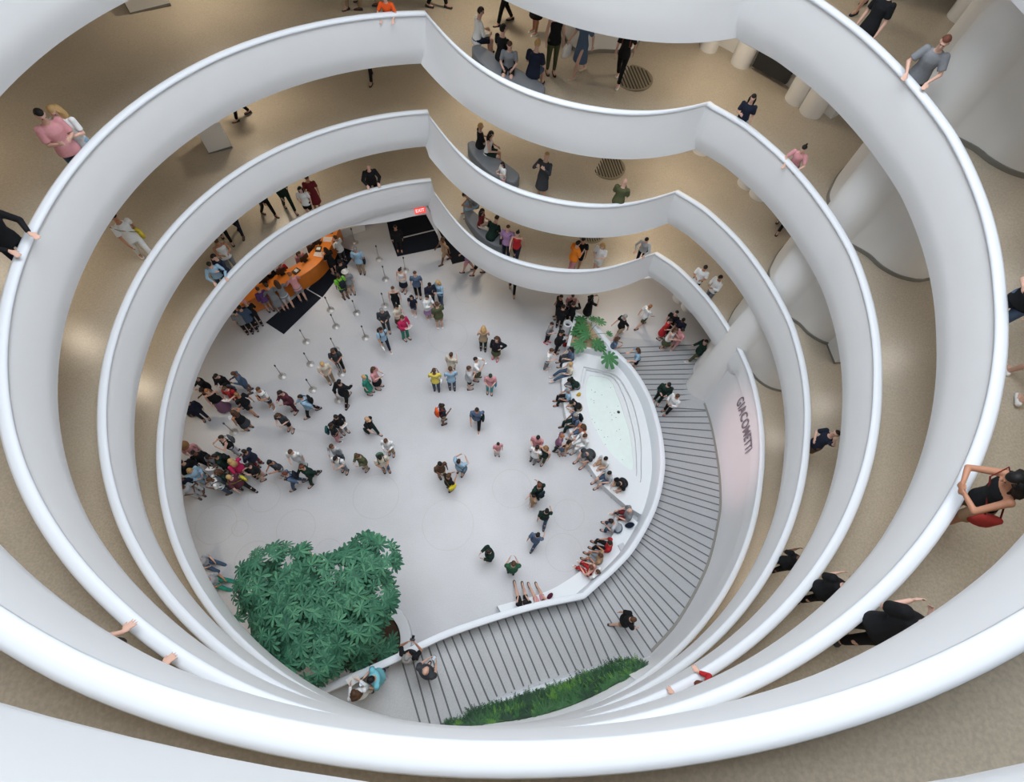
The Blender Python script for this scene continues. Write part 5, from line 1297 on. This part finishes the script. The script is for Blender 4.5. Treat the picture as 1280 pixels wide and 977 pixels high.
# low standing sign in the lower crowd
g = empty('sign_stand', G(289, 538, 0) + Vector((.45, .1, 0)), .3, 'small white notice on a slim grey stand between the queue clusters', 'sign stand')
MB().lathe([(.14, 0), (.14, .015), (.014, .02), (.012, 1.05)], n=16).build('pole', M_ST, g); MB().box((0, .02, 1.12), (.22, .015, .16), Matrix.Rotation(-.9, 3, 'X')).build('panel', cloth((225, 226, 230)), g)
# bags on benches and floor
def loose_bag(p, col, label, name='backpack', s=1.0, rz=0.0):
    e = empty(name, p, rz, label, 'bag'); mb = MB(); mb.loft([[Vector((.17 * s * w * math.cos(t), .10 * s * w * math.sin(t), z * s)) for t in [2 * math.pi * j / 14 for j in range(14)]] for z, w in ((0, .85), (.04, 1), (.26, .95), (.36, .6), (.38, .2))]); mb.build('bag_body', cloth(col), e, smooth=True)
    MB().tube([(-.06 * s, 0, .36 * s), (-.03 * s, 0, .43 * s), (.03 * s, 0, .43 * s), (.06 * s, 0, .36 * s)], .010, 6).build('handle', cloth([int(c * .6) for c in col]), e)
loose_bag(G(786, 657, .48), (26, 34, 60), 'navy backpack lying on the bench beside the red shorts')
loose_bag(G(723, 494, .48), (238, 190, 52), 'yellow bag on the pool bench behind the pale blue shirt', 'handbag', .6)
loose_bag(G(687, 745, .48), (96, 30, 56), 'maroon handbag with loop handles on the tapering bench end', 'handbag', .8, .8)
loose_bag(G(706, 432, .02), (150, 34, 40), 'red bag on the floor below the white bin', 'handbag', .7)
loose_bag(G(266, 738, .02), (226, 228, 230), 'white carrier bag on the floor near the tree', 'carrier_bag', 1.1)
loose_bag(G(241, 518, .02), (52, 54, 58), 'round dark case on the floor beside the navy jacket', 'case', 1.2)
b = G(777.5, 684, .46); e = empty('leaflet_box', b, .4, 'small pale box of leaflets left on the second bench', 'box'); MB().box((0, 0, .03), (.24, .28, .06)).build('box_body', cloth((196, 198, 204)), e, bevel=.01)
# ================================================================ plants
GRN = mat('leaf_umbrella', (58, 106, 82), .6, .35, 3.0, spec=.25); GRN_Y = mat('leaf_yellow_green', (120, 164, 50), .5, .2, 3)
BARK = mat('bark', (84, 66, 48), .9, .3, 12)
def leaf(V, F, base, dirn, upv, L_, W, droop, n=3):
    side_ = dirn.cross(upv).normalized(); k = len(V); ws = [.15, .55, .95, 1.0, .25] if n == 3 else [.2, 1, .1]
    m_ = len(ws) - 1
    for i, w_ in enumerate(ws):
        t = i / m_; p = base + dirn * L_ * t + Vector((0, 0, -droop * L_ * t * t)); V.append(p - side_ * W * w_ * .5); V.append(p + upv * W * -.12 * w_); V.append(p + side_ * W * w_ * .5)
    for i in range(m_):
        for j in range(2): F.append((k + i * 3 + j, k + i * 3 + j + 1, k + i * 3 + j + 4, k + i * 3 + j + 3))
tr = random.Random(11)
tp = G(452, 800, 0); tree = empty('umbrella_tree', tp, 0, 'large green umbrella tree with broad leaf rosettes in the round planter beside the ramp', 'tree')
blobs = [((340, 722), 36, 4.8), ((372, 716), 28, 4.9), ((402, 738), 36, 5.1), ((440, 722), 34, 5.0), ((470, 702), 24, 5.0), ((458, 688), 18, 4.8), ((318, 784), 24, 4.0), ((372, 782), 38, 5.2), ((388, 806), 36, 4.9), ((430, 772), 38, 4.9), ((458, 748), 30, 4.6), ((348, 806), 30, 4.7), ((362, 756), 38, 4.8), ((466, 806), 22, 2.8), ((446, 800), 26, 3.6), ((425, 800), 26, 4.4), ((328, 738), 28, 4.4), ((410, 760), 36, 5.0)]
V = []; F = []; Vy = []; Fy = []
cs = []
for (x, y), rp_, z in blobs:
    c = G(x, y, z); r = rp_ / F_PX * (H - z) * 1.06; cs.append((c, r))
for c, r in cs:
    nros = int(50 * r * r) + 8
    for k in range(nros):
        t = tr.uniform(0, 6.283); f = math.acos(tr.uniform(-.15, 1)); nrm = Vector((math.sin(f) * math.cos(t), math.sin(f) * math.sin(t), math.cos(f)))
        p = c + Vector((nrm.x * r, nrm.y * r, nrm.z * r * .62)) * tr.uniform(.86, 1.02)
        ax = (nrm + Vector((0, 0, .9))).normalized(); q = ax.orthogonal().normalized(); s2 = ax.cross(q); nl = tr.randint(8, 10); ph = tr.uniform(0, 6.28); LL = tr.uniform(.22, .32)
        yl = (p - G(352, 768, 4.6)).length < .42 or (p - G(386, 750, 4.7)).length < .35
        for i in range(nl):
            a = ph + i * 6.283 / nl; dv = (q * math.cos(a) + s2 * math.sin(a) + ax * .18).normalized()
            leaf(Vy if yl else V, Fy if yl else F, p, dv, ax, LL * tr.uniform(.85, 1.1), LL * .27, .45)
o = mesh_obj('crown', V, F, GRN, smooth=False); adopt(o, tree)
for k_, c_ in enumerate(((44, 88, 68), (74, 124, 94))): o.data.materials.append(mat('leaf_umbrella_tone%d' % k_, c_, .6, .3, 3.0, spec=.25))
tones = []; tr2 = random.Random(2)
while len(tones) < len(F): tones += [tr2.choice([0, 0, 1, 2])] * 8
o.data.polygons.foreach_set('material_index', tones[:len(F)])
if Vy: o = mesh_obj('young_leaves', Vy, Fy, GRN_Y); adopt(o, tree); o['label'] = 'yellow-green young leaves'
mb = MB(); base = tp + Vector((0, 0, .3))
for k, (c, r) in enumerate(cs):
    if k % 2 == 0 or k == 11:
        m_ = base.lerp(c, .45) + Vector((0, 0, .6)); mb.tube(smooth_path([base + Vector((tr.uniform(-.12, .12), tr.uniform(-.12, .12), 0)), m_, c + Vector((0, 0, -.1))], 10), [.075 - .0055 * i for i in range(10)], 7)
adopt(mb.build('trunk', BARK, smooth=True), tree)
# round planter round the tree
pc = G(462, 803, .45); pr = empty('tree_planter', (pc.x, pc.y, 0), 0, 'low round pale planter ring under the umbrella tree', 'planter')
auto_smooth(MB().lathe([(1.42, 0), (1.42, .43), (1.40, .45), (1.06, .45), (1.05, .43), (1.05, .22), (.01, .22), (.01, 0)], n=64).build('ring_wall', mat('planter_stone', (208, 210, 214), .5), pr), 40)
MB().lathe([(1.05, .23), (1.04, .28), (.01, .31), (.01, .23)], n=40).build('soil', mat('planter_soil', (62, 44, 30), .95, .3, 20), pr)
# monstera
MG = mat('leaf_monstera', (58, 112, 66), .45, .18, 4, spec=.4)
def monstera_leaf(par, p, rz, tilt, s):
    V = []; F = []; n = 40; out = []
    for i in range(n + 1):
        t = -math.pi + 2 * math.pi * i / n; r = .5 * (1 + .35 * math.cos(t)) * (1 - .0 * t)
        if i % 4 == 2 and .25 < abs(t) < 2.7: r *= .52
        if abs(abs(t) - math.pi) < .2: r *= .4
        out.append((r * math.cos(t) + .10, r * math.sin(t) * .95))
    V = [Vector((.05, 0, 0))] + [Vector((x, y, -.16 * (x * x + y * y) + .05 * abs(y))) for x, y in out]
    F = [(0, i, i + 1) for i in range(1, n + 1)]
    V2 = [v + Vector((0, 0, -.004)) for v in V]; k = len(V); F += [tuple(j + k for j in reversed(f)) for f in F]
    o = mesh_obj('leaf', V + V2, F, MG); M = Matrix.Translation(p) @ Matrix.Rotation(rz, 4, 'Z') @ Matrix.Rotation(tilt, 4, 'Y') @ Matrix.Scale(s, 4)
    for v in o.data.vertices: v.co = M @ v.co
    adopt(o, par)
mo = G(733, 420, .72); mons = empty('monstera_plant', mo, 0, 'monstera plant with large split leaves in the tip planter', 'plant'); st = MB()
for (x, y, z, rz, s) in ((730, 411, 1.15, 2.2, .95), (727, 401, 1.0, 1.7, .8), (748, 403, 1.35, .8, .8), (741, 400, 1.2, 1.3, .6), (728, 429, 1.2, 3.6, .95), (745, 426, 1.15, 5.2, .85), (760, 444, 1.55, -1.2, 1.05), (735, 418, 1.3, 3.1, .8), (722, 415, 1.0, 2.8, .6), (750, 433, 1.0, -.4, .6), (760, 417, 1.3, .3, .45)):
    p = G(x, y, z); monstera_leaf(mons, p, rz, .25, s * .78); st.tube([mo + Vector((0, 0, 0)), mo.lerp(p, .6) + Vector((0, 0, .12)), p], .012, 6)
adopt(st.build('stem', mat('stem_green', (84, 120, 70), .6), smooth=True), mons)
# ferns
FG = [mat('fern_dark', (26, 66, 40), .6, .4, 9), mat('fern_mid', (48, 98, 52), .6, .35, 9), mat('fern_light', (84, 132, 50), .6, .25, 6)]
fern_me = []
for v_ in range(4):
    V = []; F = []; fr_ = random.Random(40 + v_)
    for k in range(15):
        a = k * 6.283 / 15 + fr_.uniform(-.2, .2); L_ = fr_.uniform(.34, .52); lift = fr_.uniform(.25, .9)
        h = Vector((math.cos(a), math.sin(a), 0)); sd_ = Vector((-h.y, h.x, 0)); n_ = 9
        for i in range(n_):
            t = i / n_; c = h * L_ * t + Vector((0, 0, L_ * (lift * t - .75 * t * t) + .04)); w_ = .085 * math.sin(math.pi * min(1, t * .8 + .2)) + .008
            for sg_ in (-1, 1):
                kk = len(V); tip = c + sd_ * w_ * sg_ + h * .03 + Vector((0, 0, -.012)); V += [c - h * .017, tip, c + h * .020]; F.append((kk, kk + 1, kk + 2))
        kk = len(V)
        for i in range(n_ + 1):
            t = i / n_; c = h * L_ * t + Vector((0, 0, L_ * (lift * t - .75 * t * t) + .04)); V += [c - sd_ * .005, c + sd_ * .005]
        for i in range(n_): F.append((kk + 2 * i, kk + 2 * i + 1, kk + 2 * i + 3, kk + 2 * i + 2))
    me = bpy.data.meshes.new('fern_fronds'); me.from_pydata([tuple(v) for v in V], [], F); me.materials.append(FG[0]); fern_me.append(me)
fr_ = random.Random(5); nf = 0
for i2 in range(2, 2 * (len(FERN) - 7)):
    i = i2 // 2; a, b = FERN[i]; wl = (b - a).length; cnt = max(1, int(round(wl / .22)))
    if (b - a).xy.length < .06: continue
    for j in range(cnt):
        t = min(.93, max(.16, (j + .6 + fr_.uniform(-.35, .35)) / cnt)); a2, b2_ = FERN[i + 1]; s_ = (i2 % 2) * .5 + fr_.random() * .5
        p = a.lerp(b, t).lerp(a2.lerp(b2_, t), s_); me = fern_me[nf % 4]; o = bpy.data.objects.new('fern', me); C.objects.link(o)
        o.location = p; o.rotation_euler = (fr_.uniform(-.15, .15), fr_.uniform(-.15, .15), fr_.uniform(0, 6.28)); sc_ = fr_.uniform(.55, .85) * (.6 if i < 4 or i > 27 else 1); o.scale = (sc_,) * 3
        o.material_slots[0].link = 'OBJECT'; o.material_slots[0].material = FG[fr_.choice([0, 0, 0, 1, 1, 0, 2] if abs(i - 13) > 1 else [1, 2])]
        tag(o, 'green fern growing in the long crescent planter beside the ramp', 'fern', 'ferns in the crescent planter'); nf += 1
print('FERNS', nf, 'people', len(PEOPLE))
SKY_W = 18000; LAMP_W = 56; EXPOSURE = 0.0
# ================================================================ camera, light
cam = bpy.data.cameras.new('camera'); co_ = bpy.data.objects.new('camera', cam); C.objects.link(co_)
cam.sensor_width = 36; cam.sensor_fit = 'HORIZONTAL'; cam.lens = F_PX / 1280 * 36; cam.clip_start = .02; cam.clip_end = 200
Rm = Matrix([[RW[r][0], -RW[r][1], -RW[r][2]] for r in range(3)])
co_.matrix_world = Matrix.Translation((0, 0, H)) @ Rm.to_4x4()
SC.camera = co_
w = bpy.data.worlds.new('sky'); SC.world = w; w.use_nodes = True
w.node_tree.nodes['Background'].inputs[0].default_value = (.80, .90, 1.0, 1); w.node_tree.nodes['Background'].inputs[1].default_value = 1.0
def area(name, loc, size, power, col, rot=(0, 0, 0), shape='DISK', spread=180):
    l = bpy.data.lights.new(name, 'AREA'); l.shape = shape; l.size = size; l.energy = power; l.color = col; l.spread = math.radians(spread)
    o = bpy.data.objects.new(name, l); C.objects.link(o); o.location = loc; o.rotation_euler = rot; return o
area('skylight', (CX, CY, ZR + 15), 32.0, SKY_W, (.92, .96, 1.0))
for K in range(0, 5):
    for j in range(9):
        a = -.46 + .92 * j / 8
        if -.0 < a < .1: pass
        u = K + 1 - a
        if u < .3 or u > 5.6: continue
        p = pol(u, (WALL_R - 2.6) if not -.06 < wrap(-u) < .14 else 10.4, max(rail_z(u) - BAND - .02, 3.2))
        area('ceiling_or_fill_lamp', p, .5, LAMP_W, (1.0, .85, .66))
sp = bpy.data.lights.new('title_spot', 'SPOT'); sp.energy = 5200; sp.color = (1.0, .60, .62); sp.spot_size = math.radians(17); sp.spot_blend = 1.0; sp.shadow_soft_size = .12
so = bpy.data.objects.new('title_spot', sp); C.objects.link(so); so.location = pol(2.27, rB(2.27) - .12, rail_z(2.27) - BAND - .05)
so.rotation_euler = (wall_pt((i0 + i1) / 2 + 6, .55) - so.location).to_track_quat('-Z', 'Y').to_euler()
for K in range(1, 5):  # extra fill lights on each level, added to brighten the core walls
    for x_, y_ in ((12.6, 7.2), (10.4, 13.2)):
        zc = ring_z(x_, y_, K) + .95 - BAND + PITCH - .06
        area('ceiling_or_fill_lamp', (x_, y_, zc), .5, LAMP_W * (.34 if x_ > 12 else .20), (1.0, .93, .84))
SC.view_settings.view_transform = 'Standard'; SC.view_settings.look = 'None'; SC.view_settings.gamma = 1; SC.view_settings.use_curve_mapping = False
SC.view_settings.exposure = EXPOSURE
try: SC.cycles.use_denoising = True
except Exception: pass
